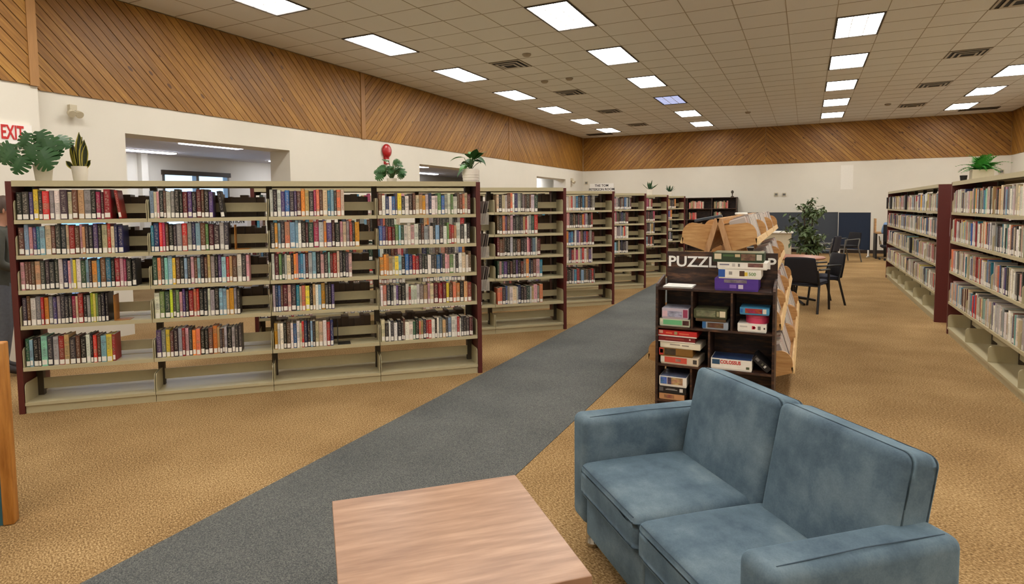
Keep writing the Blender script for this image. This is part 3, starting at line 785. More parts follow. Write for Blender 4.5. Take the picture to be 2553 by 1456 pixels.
# individual books: the 300 that show largest
def cover_mesh():
    mb = MB(); uv = []
    n = 6
    outer = [(-.5, 1.0), (-.5, .06)]+[(-.5*math.cos(math.pi*i/n), .06-.06*math.sin(math.pi*i/n)) for i in range(1, n)]+[(.5, .06), (.5, 1.0)]
    inner = [(-.43, 1.0), (-.43, .09), (.43, .09), (.43, 1.0)]
    # outer wall
    vs = []; fs = []
    m = len(outer)
    for x, y in outer: vs += [(x, y, 0), (x, y, 1)]
    for i in range(m-1): fs.append((2*i, 2*i+2, 2*i+3, 2*i+1))
    o = len(vs)
    for x, y in inner: vs += [(x, y, 0), (x, y, 1)]
    for i in range(3): fs.append((o+2*i+1, o+2*i+3, o+2*i+2, o+2*i))
    for e in (0, 1):
        ring_o = [2*i+e for i in range(m)]; ring_i = [o+2*i+e for i in range(4)]
        f = ring_o+ring_i[::-1]
        fs.append(tuple(f if e else f[::-1]))
    fs.append((0, 1, o+1, o)); fs.append((2*(m-1)+1, 2*(m-1), o+6, o+7))
    me = mb.add(vs, fs).mesh('book_cover', 'book_cover')
    ul = me.uv_layers.new(name='UVMap')
    for pl in me.polygons:
        spine = 1 <= pl.index <= m-3
        for li in pl.loop_indices:
            co = me.vertices[me.loops[li].vertex_index].co
            ul.data[li].uv = (co.x+.5, co.z) if spine else (-1, -1)
    return me
COVER = cover_mesh()
PAGES = MB().box(-.42, .42, .095, .985, .012, .975).mesh('page_block', 'paper')
LAB = {}
def label_mesh(z0, z1):
    key = (round(z0, 2), round(z1, 2))
    if key not in LAB:
        n = 4; vs = []; fs = []
        for i in range(n+1):
            x = -.40+.8*i/n
            y = .06-.06*math.sqrt(max(0, 1-(x/.5)**2))-.004
            vs += [(x, y, key[0]), (x, y, key[1])]
        for i in range(n): fs.append((2*i, 2*i+2, 2*i+3, 2*i+1))
        LAB[key] = MB().add(vs, fs).mesh('spine_label', 'label_white')
    return LAB[key]
BOOKS.sort(key=lambda b: -b['score'])
rest = []
ind = 0
SHN = ['top shelf', 'second shelf', 'third shelf', 'fourth shelf', 'fifth shelf']
for b in BOOKS:
    if ind < 300 and b['score'] > 0 and b['where'] in ('front bookcase', 'right bookcase'):
        ind += 1
        kind = 'paperback' if b['small'] else 'hardback'
        if b['where'] == 'front bookcase': lb = '%s %s, %s from left on %s, %s of nearest bookcase' % (b['n'], kind, nth(b['i']), SHN[b['sh']], BAYN[b['bay']])
        else: lb = '%s %s, %s from left on %s, %s bay of near right bookcase' % (b['n'], kind, nth(b['i']), SHN[b['sh']], ['far end', 'second', 'third', 'near end'][b['bay']])
        Mx = b['M'] @ Matrix.Diagonal((b['t'], b['d'], b['h'], 1))
        o = put('book', COVER, None, M=Mx, color=b['c'])
        tag(o, lb, 'book', 'library books on the steel shelves')
        put('page_block', PAGES, o)
        lo = rnd.choice([.02, .02, .02, .03, .05])
        put('spine_label', label_mesh(lo, lo+.038/b['h']), o)
    else: rest.append(b)
V = []; F = []; C = []; U = []; MI = []
def quad(ps, col, uvs, mi=0):
    n = len(V); V.extend(ps); F.append((n, n+1, n+2, n+3)); C.extend([col]*4); U.extend(uvs); MI.append(mi)
NO = [(-1, -1)]*4
for b in rest:
    M = b['M']; t, d, h = b['t']/2, b['d'], b['h']
    P = [tuple(M @ Vector(p)) for p in ((-t, 0, 0), (t, 0, 0), (t, d, 0), (-t, d, 0), (-t, 0, h), (t, 0, h), (t, d, h), (-t, d, h))]
    c = lin(b['c'])[:3]+(rnd.random(),)
    pc = lin((198, 186, 162))[:3]+(.5,) if not b['rear'] else lin((92, 74, 58))[:3]+(.5,)  # far-side page tone is darkened to put shade into the colour
    quad([P[0], P[1], P[5], P[4]], c, [(0, 0), (1, 0), (1, 1), (0, 1)])
    quad([P[1], P[2], P[6], P[5]], c, NO); quad([P[3], P[0], P[4], P[7]], c, NO)
    quad([P[2], P[3], P[7], P[6]], pc, NO); quad([P[4], P[5], P[6], P[7]], pc, NO)
    if not b['rear'] and b['M'].translation.length < 30:
        zl = rnd.choice([.006, .006, .012]); y = -.0012
        q = [tuple(M @ Vector(p)) for p in ((-t*.82, y, zl), (t*.82, y, zl), (t*.82, y, zl+.038), (-t*.82, y, zl+.038))]
        quad(q, c, NO, 1)
me = bpy.data.meshes.new('shelved_books'); me.from_pydata(V, [], F)
me.materials.append(MATS['book_rows']); me.materials.append(MATS['label_white'])
me.polygons.foreach_set('material_index', MI)
ca = me.color_attributes.new('Col', 'FLOAT_COLOR', 'CORNER'); ca.data.foreach_set('color', [x for c in C for x in c])
ul = me.uv_layers.new(name='UVMap'); ul.data.foreach_set('uv', [x for u in U for x in u])
me.update()
tag(put('shelved_books', me), 'rows of further library books with white spine labels on the steel shelves', 'books', kind='stuff')

# bookends, brochure holders, shelf signs on the steel shelving
MF = CASES[0].matrix_basis
def on_case(M, s, d, z, rz=0): return M @ Matrix.Translation((s, d, z)) @ Matrix.Rotation(rz, 4, 'Z')
be = MB().box(-.002, .002, 0, .13, 0, .21).box(-.002, .11, 0, .13, 0, .002)
be_y = be.mesh('bookend', 'oak_edge'); be_k = be.mesh('bookend', 'ink_black')
for s, z, m, lb in ((BAYW*.70, LEVELS[3], be_y, 'brass-coloured bookend on the fourth shelf of the leftmost bay'), (BAYW*1.705, LEVELS[1], be_y, 'brass-coloured bookend on the second shelf of the second bay'),
                    (BAYW*2.60, LEVELS[4], be_k, 'black bookend on the fifth shelf of the third bay')):
    tag(put('bookend', m, None, M=on_case(MF, s, .02, z+.001)), lb, 'bookend', 'bookends')
for z, lb in ((1.42, 'uppermost'), (1.10, 'middle'), (.78, 'lowest')):
    t = thing('brochure_holder', '%s clear plastic brochure holder on the end of the nearest bookcase' % lb, 'brochure holder', M=on_case(MF, 4*BAYW+.043, .08, z), group='clear brochure holders')
    put('pocket', MB().box(0, .003, 0, .24, 0, .24).box(0, .10, 0, .24, 0, .003).box(.10, .103, 0, .24, 0, .11).box(0, .10, 0, .003, 0, .11).box(0, .10, .237, .24, 0, .11).mesh('pocket', 'acrylic'), t)
    for i in range(3):
        put('booklet', MB().box(0, .006, .02, .22, .005, .23).mesh('booklet', 'printed_card'), t, (.02+i*.022, 0, 0), (0, .18, 0), color=((150, 140, 130), (110, 96, 92), (176, 168, 158))[i])
for s, z, h, w, lb in ((-.10, 1.47, .24, .09, 'black lettered divider block jutting from the far end of the top shelf'), (.5, 1.47, .25, .10, 'black lettered divider block near the far end of the top shelf'),
                    (2.6, 1.47, .26, .10, 'black lettered divider block mid top shelf of the far right bookcase'), (3.3, .77, .25, .12, 'black lettered divider block on the third shelf of the far right bookcase')):
    t = thing('shelf_divider', lb, 'divider', M=on_case(MRF, s, -.02, z+.002))
    put('block', MB().box(0, w, 0, .025, 0, h).mesh('block', 'black_plastic'), t)
    put('print', MB().box(w*.3, w*.7, -.001, 0, h*.2, h*.8).mesh('print', 'printed_card'), t, color=(96, 96, 96))
tag(put('range_label', MB().box(-.05, -.043, .0, .05, 1.18, 1.40).mesh('range_label', 'white_paper'), None, M=MRN), 'narrow white label on the end of the nearest right-hand bookcase', 'label')

# ------------------------------------------------------------------ sofa
su, sv = Vector((.668, -.744, 0)), Vector((.744, .668, 0))
sofa = thing('sofa', 'two-seat blue suede sofa with low arms and chrome legs', 'sofa', M=frame((-.975, 2.70, 0), su, sv))
AW, SW, ADEP, ATOP = .15, .535, .66, .625
W_ = 2*AW+2*SW
def arm(x):
    def fn(c):
        # slight softness of the padded top
        z = c.z
        return Vector((c.x, c.y, z-.008*abs(c.y)/(ADEP/2)*(1 if z > 0 else 0)))
    me = bevelled(AW, ADEP, ATOP-.12, .035, 4, 'arm', fn=fn)
    ao = put('arm', me, sofa, (x, ADEP/2, .12+(ATOP-.12)/2))
    xx = x+AW/2-.034
    put('piping', MB().tube([(xx, .04, ATOP-.0075), (xx, ADEP*.5, ATOP-.0010), (xx, ADEP-.04, ATOP-.0075)], .0018, 6).mesh('piping', 'seam_dark'), ao, (-x, -ADEP/2, -.12-(ATOP-.12)/2))
arm(AW/2); arm(W_-AW/2)
def puff(hx, hy, hz, amt):
    def fn(c):
        fx = max(0, 1-(c.x/hx)**2); fy = max(0, 1-(c.y/hy)**2)
        z = c.z
        if z > 0: z += amt*math.sqrt(fx*fy)
        return Vector((c.x, c.y, z))
    return fn
for i in range(2):
    x = AW+SW*(i+.5)
    # seat cushion
    sc_ = put('seat_cushion', bevelled(SW-.006, .56, .15, .032, 4, 'seat_cushion', fn=puff(SW/2, .28, .075, .018), sub=5), sofa, (x, -.03+.28, .355))
    y0 = -.0312
    put('piping', MB().tube([(x-SW/2+.03, y0+.0085, .4225), (x+SW/2-.03, y0+.0085, .4225)], .0022, 6).mesh('piping', 'seam_dark'), sc_, (-x, -.25, -.355))
    # front rail under the cushion
    put('front_rail', bevelled(SW-.003, .10, .19, .012, 2, 'front_rail'), sofa, (x, .055, .185))
    # back cushion, leaning
    BH, BT = .50, .155
    BWD = SW+.015
    def bfn(c):
        y = c.y
        if y < 0: y -= .022*max(0, 1-(c.x/(BWD/2))**2)*max(0, 1-(c.z/(BH/2))**2)
        return Vector((c.x, y, c.z))
    me = bevelled(BWD-.004, BT, BH, .034, 4, 'back_cushion', fn=bfn, sub=5)
    xo = x+(-.0075 if i == 0 else .0075)+.034
    put('back_cushion', me, sofa, (xo, .580, .575), (-.20, 0, 0))
put('back_frame', bevelled(2*SW, .10, .36, .02, 2, 'back_frame'), sofa, (W_/2, .60, .28))
put('underside', MB().box(AW, W_-AW, .05, .60, .10, .13).mesh('underside', 'seam_dark'), sofa)
lg = MB().lathe([(.030, 0), (.033, .01), (.033, .022), (.030, .026), (.030, .125)], 16).mesh('leg', 'chrome', 'auto')
for x in (.10, W_-.10):
    for y in (.06, .58): put('leg', lg, sofa, (x, y, 0))

# ------------------------------------------------------------------ coffee table
ca_ = math.radians(43.6)
ct = thing('coffee_table', 'square wood-laminate coffee table in front of the sofa', 'table', (-1.095, 1.755, 0), ca_)
put('table_top', bevelled(.75, .75, .028, .002, 1, 'table_top', 'table_laminate', smooth=False), ct, (0, 0, .436))
put('apron', MB().box(-.365, .365, -.365, -.345, .30, .4215).box(-.365, .365, .345, .365, .30, .4215).box(-.365, -.345, -.345, .345, .30, .4215).box(.345, .365, -.345, .345, .30, .4215).mesh('apron', 'table_side'), ct)
for sx in (-1, 1):
    for sy in (-1, 1): put('leg', MB().box(-.03, .03, -.03, .03, 0, .4215).mesh('leg', 'table_side'), ct, (sx*.314, sy*.314, 0))

# study carrel whose end shows at the left edge
MC = frame((-3.605, 1.585, 0), -SD, -DD)
t = thing('reading_carrel', 'teal panel with an oak edge at the left side of the frame', 'desk', M=MC)
put('end_post', bevelled(.05, .065, .935, .008, 2, 'end_post', 'oak_edge'), t, (.0, 0, .4675))
put('panel', MB().box(.026, 1.2, -.012, .022, .0, .90).mesh('panel', 'teal_panel'), t)
put('top_rail', bevelled(1.176, .06, .035, .006, 2, 'top_rail', 'oak_edge'), t, (.614, 0, .918))
put('end_post', bevelled(.05, .065, .935, .008, 2, 'end_post', 'oak_edge'), t, (1.226, 0, .4675))

# ------------------------------------------------------------------ puzzle swap stand
PX0, PX1, PY0, PY1 = -1.04, -.185, 4.80, 5.10
ps = thing('puzzle_stand', 'dark wood cubby stand with white capitals on its raised back', 'shelf unit', (0, 0, 0))
th = .018
put('back_panel', MB().box(PX0+.03, PX1-.0, PY1-.018, PY1, 0, 1.212).mesh('back_panel', 'dark_walnut'), ps)
side = [(PY0, 0), (PY1-.019, 0), (PY1-.019, 1.02), (PY0+.16, 1.0), (PY0+.02, .975), (PY0, .955)]
for x in (PX0, PX1-th): put('side_panel', MB().prism(side, x, x+th, 'x').mesh('side_panel', 'dark_walnut'), ps)
ZC = [.945, .645, .345, .06]
for z in ZC: put('shelf', MB().box(PX0+th, PX1-th, PY0+.004, PY1-.019, z-.016, z).mesh('shelf', 'dark_walnut'), ps)
put('plinth', MB().box(PX0+th, PX1-th, PY0+.02, PY0+.035, 0, .043).mesh('plinth', 'dark_walnut'), ps)
for x, i in ((-.768, 0), (-.482, 0), (-.64, 1), (-.77, 2)):
    put('divider', MB().box(x-.007, x+.007, PY0+.01, PY1-.02, ZC[i+1], ZC[i]-.017).mesh('divider', 'dark_walnut'), ps)
tm = text_mesh('PUZZLE SWAP', .118, 'white_paper', .004, .0022, 'LEFT')
xs = [v.co.x for v in tm.vertices]
k = .80/(max(xs)-min(xs))
put('lettering', tm, ps, M=frame((-.995-min(xs)*k, PY1-.022, 1.128), (k, 0, 0), (0, 0, 1.0), (0, -1, 0)))

def card_box(label, x0, x1, z0, h, col, prints=(), y0=4.815, dep=.2, rz=0.0, top=None, cat='puzzle box', tilt=0.0):
    cx, cy = (x0+x1)/2, y0+dep/2
    t = thing('puzzle_box', label, cat, group='puzzle boxes')
    t.matrix_basis = Matrix.Translation((cx, cy, z0+.0008)) @ Matrix.Rotation(rz, 4, 'Z') @ Matrix.Rotation(tilt, 4, 'Y')
    hw = (x1-x0)/2
    put('base', MB().box(-hw+.003, hw-.003, -dep/2+.003, dep/2-.003, 0, h*.5).mesh('base', 'printed_card'), t, color=col)
    lid = put('lid', MB().box(-hw, hw, -dep/2, dep/2, h*.12, h).mesh('lid', 'printed_card'), t, color=col)
    if top: put('lid_picture', MB().box(-hw+.006, hw-.006, -dep/2+.006, dep/2-.006, h, h+.0012).mesh('lid_picture', 'printed_picture'), lid, color=top)
    for (a, b, c, d, pc, *pic) in prints:
        put('print', MB().box(-hw+2*hw*a, -hw+2*hw*b, -dep/2-.0012, -dep/2, h*(.12+.88*c), h*(.12+.88*d)).mesh('print', 'printed_picture' if pic else 'printed_card'), lid, color=pc)
    return t
WH, BL, GN, RD, PU, TN, BK = (232, 228, 218), (40, 84, 160), (44, 62, 40), (176, 40, 38), (78, 48, 140), (170, 128, 80), (28, 26, 28)
px = lambda u: -1.037+(u-1636)*.00286
z = ZC[0]
card_box('purple puzzle box at the bottom of the stack on the puzzle stand', px(1787), px(1893), z, .090, PU, [(.22, .74, .62, .92, (120, 110, 120), 1), (.35, .5, .12, .45, (130, 100, 180)), (.55, .66, .08, .46, (200, 190, 210))], dep=.25)
t = card_box('white and blue puzzle box, second up in the tall stack', px(1796), px(1899), z+.0915, .068, WH, [(0, .16, .04, .98, BL), (.25, .33, .35, .75, (150, 145, 140)), (.5, .62, .2, .85, (80, 56, 40)), (.62, .69, .25, .7, (220, 190, 70))], dep=.23)
put('lettering', text_mesh('500', .034, 'leaf_bright', .0006, .0), t, M=frame((.088, -.1165, .036), (1, 0, 0), (0, 0, 1), (0, -1, 0)))
card_box('slim white puzzle box, third up in the tall stack', px(1795), px(1914), z+.161, .052, WH, [(.04, .24, .5, .72, (130, 128, 140)), (.30, .36, .3, .8, (190, 186, 180)), (.42, .46, .3, .8, (120, 116, 112)), (.62, .92, .3, .92, (120, 84, 76), 1)], dep=.24, rz=-.03)
card_box('dark green puzzle box with round emblem on top of the tall stack', px(1782), px(1905), z+.2145, .068, GN, [(.03, .17, .2, .9, (214, 200, 170)), (.2, .42, .55, .8, (70, 100, 60)), (.44, .54, .5, .85, (200, 180, 140)), (.56, .84, .1, .9, (110, 84, 66), 1), (.86, .96, .15, .85, (200, 196, 180))], dep=.24, top=(120, 120, 96))
pp = thing('paper_stack', 'loose stack of white printed sheets on the puzzle stand', 'paper', (px(1690), 4.93, z+.0008))
for i in range(5):
    put('sheet', MB().box(-.108, .108, -.10, .10, 0, .0016).mesh('sheet', 'white_paper'), pp, (rnd.uniform(-.004, .004), rnd.uniform(-.004, .004), i*.0025), (0, 0, rnd.uniform(-.04, .04)))
put('print', MB().box(-.06, .07, -.02, -.014, 0, .0005).mesh('print', 'printed_card'), pp, (0, 0, .0117), color=(170, 168, 170))
z = ZC[1]
card_box('pale green puzzle box in the top left cubby', px(1645), px(1725), z, .058, (196, 200, 176), [(.12, .74, .12, .84, (104, 178, 124)), (.76, .97, .12, .84, (74, 44, 38), 1), (.03, .1, .5, .86, (220, 214, 190))], dep=.24)
card_box('lilac castle puzzle box lying on the pale green one', px(1651), px(1721), z+.0595, .082, (190, 178, 190), [(.02, .2, .1, .7, (214, 180, 190)), (.22, .76, .05, .7, (150, 150, 172), 1), (.8, .97, .05, .9, (150, 60, 90))], dep=.22, top=(160, 160, 176))
card_box('blue and brown puzzle box at the bottom of the top middle cubby', px(1757), px(1822), z, .055, (150, 160, 172), [(0, .14, 0, 1, (50, 100, 150)), (.2, .82, .12, .9, (92, 66, 46), 1)], dep=.22)
card_box('plain brown flat box under the camouflage-green puzzle', px(1740), px(1816), z+.0562, .022, (84, 64, 40), dep=.22)
card_box('camouflage-green puzzle box with round emblem in the top middle cubby', px(1735), px(1818), z+.0795, .068, (66, 70, 44), [(.08, .66, .1, .9, (110, 112, 86), 1), (.7, .77, .2, .8, (150, 146, 110)), (.79, .96, .12, .88, (216, 206, 176))], dep=.21, top=(104, 104, 76))
t = card_box('white puzzle box with a red jigsaw piece printed on it', px(1845), px(1914), z, .060, WH, [(.08, .34, .55, .72, (190, 186, 180)), (.5, .6, .3, .75, (190, 30, 60)), (.54, .63, .42, .62, (190, 30, 60)), (.7, .8, .25, .75, (120, 116, 112)), (.9, .95, .35, .6, (60, 54, 60))], dep=.22)
t = thing('round_tin', 'round pink tin between two puzzle boxes in the top right cubby', 'tin', (px(1890), 4.92, z+.0608))
put('body', MB().lathe([(.078, 0), (.08, .004), (.08, .04), (.078, .043)], 28).mesh('body', 'printed_card', 'auto'), t, color=(206, 62, 96))
put('lid', MB().lathe([(.082, .044), (.082, .062), (.076, .066), (0, .066)], 28).mesh('lid', 'printed_card', 'auto'), t, color=(212, 74, 106))
card_box('blue and red puzzle box on top of the pink tin', px(1850), px(1920), z+.1285, .052, (70, 140, 180), [(.02, .1, .2, .8, (40, 100, 170)), (.18, .76, .12, .88, (150, 44, 44), 1), (.78, .9, .12, .88, (210, 204, 190))], dep=.2)
z = ZC[2]
card_box('coral and cream puzzle box at the bottom of the middle left cubby', px(1650), px(1751), z, .062, (216, 200, 176), [(.0, .1, .1, .9, (226, 222, 210)), (.11, .7, .1, .9, (206, 84, 66)), (.4, .54, .3, .7, (226, 200, 180)), (.86, .96, .2, .8, (70, 64, 60))], dep=.24, rz=-.06)
card_box('brown and gold puzzle box, second up in the middle left cubby', px(1644), px(1733), z+.0635, .062, (128, 92, 40), [(0, .13, 0, 1, (190, 60, 50)), (.03, .12, .25, .8, (228, 222, 210)), (.17, .5, .05, .95, (66, 56, 42), 1)], dep=.22)
card_box('cream puzzle box jutting right, third up in the middle left cubby', px(1648), px(1755), z+.127, .046, (226, 218, 196), [(.25, .5, .5, .68, (150, 140, 130)), (.55, .72, .45, .6, (110, 100, 96))], dep=.22, rz=-.05)
card_box('dark maroon puzzle box, fourth up in the middle left cubby', px(1642), px(1739), z+.1745, .042, (116, 26, 30), [(0, 1, -.1, .12, (230, 224, 214)), (.2, .7, .45, .7, (150, 60, 50)), (.84, .88, .5, .8, (220, 200, 190))], dep=.22)
card_box('bright red puzzle box on top in the middle left cubby', px(1643), px(1745), z+.218, .048, (192, 40, 38), [(.02, .12, .4, .95, (220, 170, 150)), (.2, .36, .4, .65, (220, 110, 70)), (.42, .5, .3, .85, (150, 140, 100)), (.55, .8, .4, .6, (220, 110, 80)), (0, 1, -.1, .1, (228, 220, 210))], dep=.23, rz=-.04)
t = card_box('white puzzle box lettered in red in the middle right cubby', px(1780), px(1881), z, .082, WH, [(.03, .22, .4, .9, (44, 78, 106)), (.86, .94, .1, .35, (80, 84, 60))], dep=.23, top=(50, 70, 110))
put('lettering', text_mesh('COLOSSUS', .036, 'sign_red', .0006, .001, 'LEFT'), t, M=frame((-.078, -.1165, .058), (.82, 0, 0), (0, 0, 1), (0, -1, 0)))
card_box('black puzzle box leaning at an angle against the white lettered one', -.355, -.215, z+.088, .045, BK, [(.1, .3, .3, .8, (110, 108, 108)), (.5, .58, .3, .7, (90, 96, 80)), (.66, .76, .25, .75, (190, 190, 186))], dep=.2, tilt=.62).matrix_basis = Matrix.Translation((-.287, 4.92, z+.052)) @ Matrix.Rotation(.75, 4, 'Y')
z = ZC[3]
card_box('tan box at the bottom of the lowest left cubby', px(1645), px(1712), z, .048, (190, 140, 96), [(.2, .6, .2, .8, (140, 96, 70), 1)], dep=.22)
card_box('black puzzle box, second up in the lowest left cubby', px(1644), px(1717), z+.0495, .056, BK, [(.02, .16, .2, .85, (90, 88, 88)), (.25, .68, .45, .58, (150, 148, 146)), (.3, .6, .62, .72, (110, 108, 106)), (.76, .88, .25, .8, (206, 202, 198))], dep=.23)
card_box('white and blue picture puzzle box on top in the lowest left cubby', px(1645), px(1718), z+.107, .078, WH, [(.04, .28, .12, .92, (80, 116, 180), 1), (.3, .44, .12, .92, (80, 70, 96), 1), (.44, .86, .12, .92, (176, 140, 104), 1)], dep=.24, top=(120, 130, 160))

# ------------------------------------------------------------------ wooden paperback rack
RC, RY0, RSEC, RN = -.64, 5.28, 1.27, 3
rack = thing('display_rack', 'light oak A-frame display rack of thin paperbacks behind the puzzle stand', 'rack', (RC, RY0, 0))
d_in = lambda z: .40*(1.47-z)/1.47+.018
RT = [1.20, .86, .52, .18]
def tier_poly(zk):
    a = d_in(zk)
    arc = [(a+.115+.085*math.cos(x), zk+.14+.10*math.sin(x)) for x in (0, .3, .6, .9, 1.2, 1.5)]
    return [(a, zk), (a+.20, zk+.07)]+arc+[(d_in(zk+.22), zk+.215)]
end_me = {}
for sg in (-1, 1):
    sn = lambda poly: [(sg*x, z) for x, z in (poly if sg > 0 else poly[::-1])]
    for k in range(RN+1):
        y = k*RSEC
        put('frame_leg', MB().prism(sn([(d_in(0)-.02, 0), (d_in(0)+.025, 0), (.028, 1.475), (-.012, 1.475)]), y-.03, y+.014, 'y').mesh('frame_leg', 'oak_leg'), rack)
    for ti, zk in enumerate(RT):
        for k in range(RN):
            y0 = k*RSEC+.02
            for yy in (y0, y0+RSEC-.055): put('side_panel', MB().prism(sn(tier_poly(zk)), yy, yy+.018, 'y').mesh('side_panel', 'oak'), rack)
            a = d_in(zk)
            put('trough', MB().prism(sn([(a, zk-.001), (a+.20, zk+.069), (a+.195, zk+.083), (a-.004, zk+.013)]), y0+.018, y0+RSEC-.055, 'y').mesh('trough', 'oak'), rack)
            put('front_lip', MB().prism(sn([(a+.20, zk+.062), (a+.216, zk+.068), (a+.202, zk+.118), (a+.188, zk+.112)]), y0, y0+RSEC-.037, 'y').mesh('front_lip', 'oak_light'), rack)
            put('back_board', MB().prism(sn([(a-.003, zk+.012), (a+.006, zk+.014), (d_in(zk+.21)+.004, zk+.21), (d_in(zk+.21)-.006, zk+.21)]), y0+.018, y0+RSEC-.055, 'y').mesh('back_board', 'oak'), rack)
put('ridge', MB().box(-.02, .03, -.016, RN*RSEC+.016, 1.455, 1.475).mesh('ridge', 'oak'), rack)
TIERN = ['top tier', 'second tier', 'third tier', 'lowest tier']; SECN = ['nearest', 'middle', 'farthest']
thin = MB().box(-.5, .5, 0, 1, 0, 1).mesh('paperback', 'book_cover')
ul = thin.uv_layers.new(name='UVMap')
for pl in thin.polygons:
    for li in pl.loop_indices:
        co = thin.vertices[thin.loops[li].vertex_index].co
        ul.data[li].uv = (co.x+.5, co.z) if abs(pl.normal.y+1) < .1 else (-1, -1)
for ti, zk in enumerate(RT):
    for k in range(RN):
        n = 9 if ti == 0 else 8
        c = 0
        y = k*RSEC+.05
        while y < (k+1)*RSEC-.10 and c < 34:
            tk = rnd.uniform(.016, .036)
            if rnd.random() < .12: y += rnd.uniform(.02, .06); continue
            h, dp = rnd.uniform(.195, .235), .125
            a = d_in(zk)
            # leaning back on the slanted board, spine outward (+x)
            M = Matrix.Translation((RC+a+.165, RY0+y+tk/2, zk+.079)) @ Matrix.Rotation(-.3, 4, 'Y') @ Matrix.Rotation(math.pi/2, 4, 'Z') @ Matrix.Diagonal((tk-.001, dp, h, 1))
            col = rnd.choice([(216, 210, 202), (206, 200, 192), (176, 168, 162), (150, 140, 136), (222, 216, 208), (120, 110, 106), (196, 186, 178), (190, 160, 150)])
            o = put('paperback', thin, None, M=M, color=col)
            tag(o, 'pale thin paperback, %s along the %s of the %s rack section' % (nth(c), TIERN[ti], SECN[k]), 'book', 'paperbacks on the oak rack')
            y += tk; c += 1
fb = thing('flat_book', 'large dark grey book lying flat on top of the oak rack', 'book', (RC-.16, RY0+.62, 1.452), 0.25)
fb.rotation_euler = (0, -.18, .12)
put('cover', bevelled(.24, .34, .022, .004, 2, 'cover', 'slate_fabric', smooth=False), fb, (0, 0, .012)); put('page_block', MB().box(-.112, .122, -.16, .16, .004, .019).mesh('page_block', 'paper'), fb)
tag(put('white_booklet', bevelled(.11, .09, .025, .008, 2, 'white_booklet', 'white_paper'), None, (RC+.005, RY0+1.9, 1.4885), (0, 0, .5)), 'crumpled white booklet lying on the ridge of the oak rack', 'booklet')

# ------------------------------------------------------------------ round table and chairs
rt = thing('round_table', 'round reddish-topped table behind the oak rack', 'table', (-.19, 10.98, 0))
put('table_top', MB().lathe([(.0, .715), (.46, .715), (.48, .725), (.48, .738), (.47, .745), (0, .745)], 40).mesh('table_top', 'table_red', 'auto'), rt)
put('column', MB().lathe([(.045, .04), (.04, .4), (.05, .68), (.14, .715)], 16).mesh('column', 'black_plastic', True), rt)
for k in range(4):
    a = k*math.pi/2+.5
    put('foot', MB().tube([(0, 0, .09), (.25*math.cos(a), .25*math.sin(a), .05), (.40*math.cos(a), .40*math.sin(a), .02)], [.028, .022, .018]).mesh('foot', 'black_plastic'), rt)
def arm_chair(name, label, loc, rz, back='black_fabric', seat='seat_fabric', metal='black_plastic', group='black armchairs at the round table'):
    """faces +y in its own frame"""
    t = thing(name, label, 'chair', loc, rz, group); t.scale = (1, 1, .95)
    put('seat', bevelled(.47, .46, .065, .028, 3, 'seat', seat, fn=puff(.235, .23, .03, .012), sub=4), t, (0, .02, .445))
    def bf(c): return Vector((c.x*(1-.10*max(0, c.z)/.2), c.y-.05*(c.x/.24)**2+0, c.z))
    put('backrest', bevelled(.46, .045, .40, .02, 3, 'backrest', back, fn=bf, sub=4), t, (0, -.225, .655), (.16, 0, 0))
    for s in (-1, 1):
        put('front_leg', MB().tube([(s*.245, .27, 0), (s*.245, .225, .42), (s*.25, .20, .64)], .017, 8).mesh('front_leg', metal), t)
        put('rear_leg', MB().tube([(s*.25, -.30, 0), (s*.238, -.20, .43), (s*.225, -.25, .66)], .017, 8).mesh('rear_leg', metal), t)
        put('armrest', bevelled(.045, .44, .022, .010, 2, 'armrest', metal), t, (s*.252, -.01, .655), (-.06, 0, 0))
    put('cross_rail', MB().tube([(-.24, .22, .41), (.24, .22, .41)], .012, 6).tube([(-.238, -.2, .41), (.238, -.2, .41)], .012, 6).mesh('cross_rail', metal), t)
    return t
arm_chair('armchair', 'black padded armchair with its back to the camera at the round table', (.02, 10.22, 0), -.30)
arm_chair('armchair', 'black padded armchair standing side-on right of the round table', (.20, 11.03, 0), 1.95)
arm_chair('stacking_chair', 'grey-framed chair standing just right of the ficus', (.42, 17.0, 0), 1.2, 'seat_fabric', 'slate_fabric', 'grey_metal', 'grey-framed chairs by the divider')
arm_chair('stacking_chair', 'dark chair standing against the navy divider', (.98, 19.3, 0), 2.2, 'black_fabric', 'black_fabric', 'grey_metal', 'grey-framed chairs by the divider')

# dividers, white desk, far bookcase
for (a, b), m, lb, zt in ((( .905, 21.6), (1.70, 21.15)), 'navy_fabric', 'navy fabric divider panel on white legs near the far wall', 1.325), (((-1.9, 21.84), (.885, 21.76)), 'slate_fabric', 'long slate grey divider panel behind the ficus', 1.335):
    a, b = Vector((a[0], a[1], 0)), Vector((b[0], b[1], 0))
    u = (b-a).normalized(); L = (b-a).length
    t = thing('divider_panel', lb, 'divider', M=frame(a, u, Vector((-u.y, u.x, 0))), group='fabric divider panels')
    put('panel', MB().box(0, L, -.02, .02, .21, zt-.012).mesh('panel', m), t)
    put('top_trim', MB().box(0, L, -.022, .022, zt-.012, zt).mesh('top_trim', 'black_plastic'), t)
    for x in (.03, L-.03):
        put('leg', MB().box(x-.02, x+.02, -.09, .09, 0, .03).box(x-.02, x+.02, -.02, .02, .03, .21).mesh('leg', 'white_paper'), t)
t = thing('white_desk', 'white-topped desk between the oak rack and the slate divider', 'desk', (-.88, 20.1, 0))
put('desk_top', MB().box(-.55, .55, -.35, .35, .75, .79).mesh('desk_top', 'white_paper'), t)
put('modesty_panel', MB().box(-.5, .5, -.28, -.26, .12, .75).mesh('modesty_panel', 'cream_plastic'), t)
for x in (-.5, .47): put('side_panel', MB().box(x, x+.03, -.26, .3, 0, .75).mesh('side_panel', 'cream_plastic'), t)
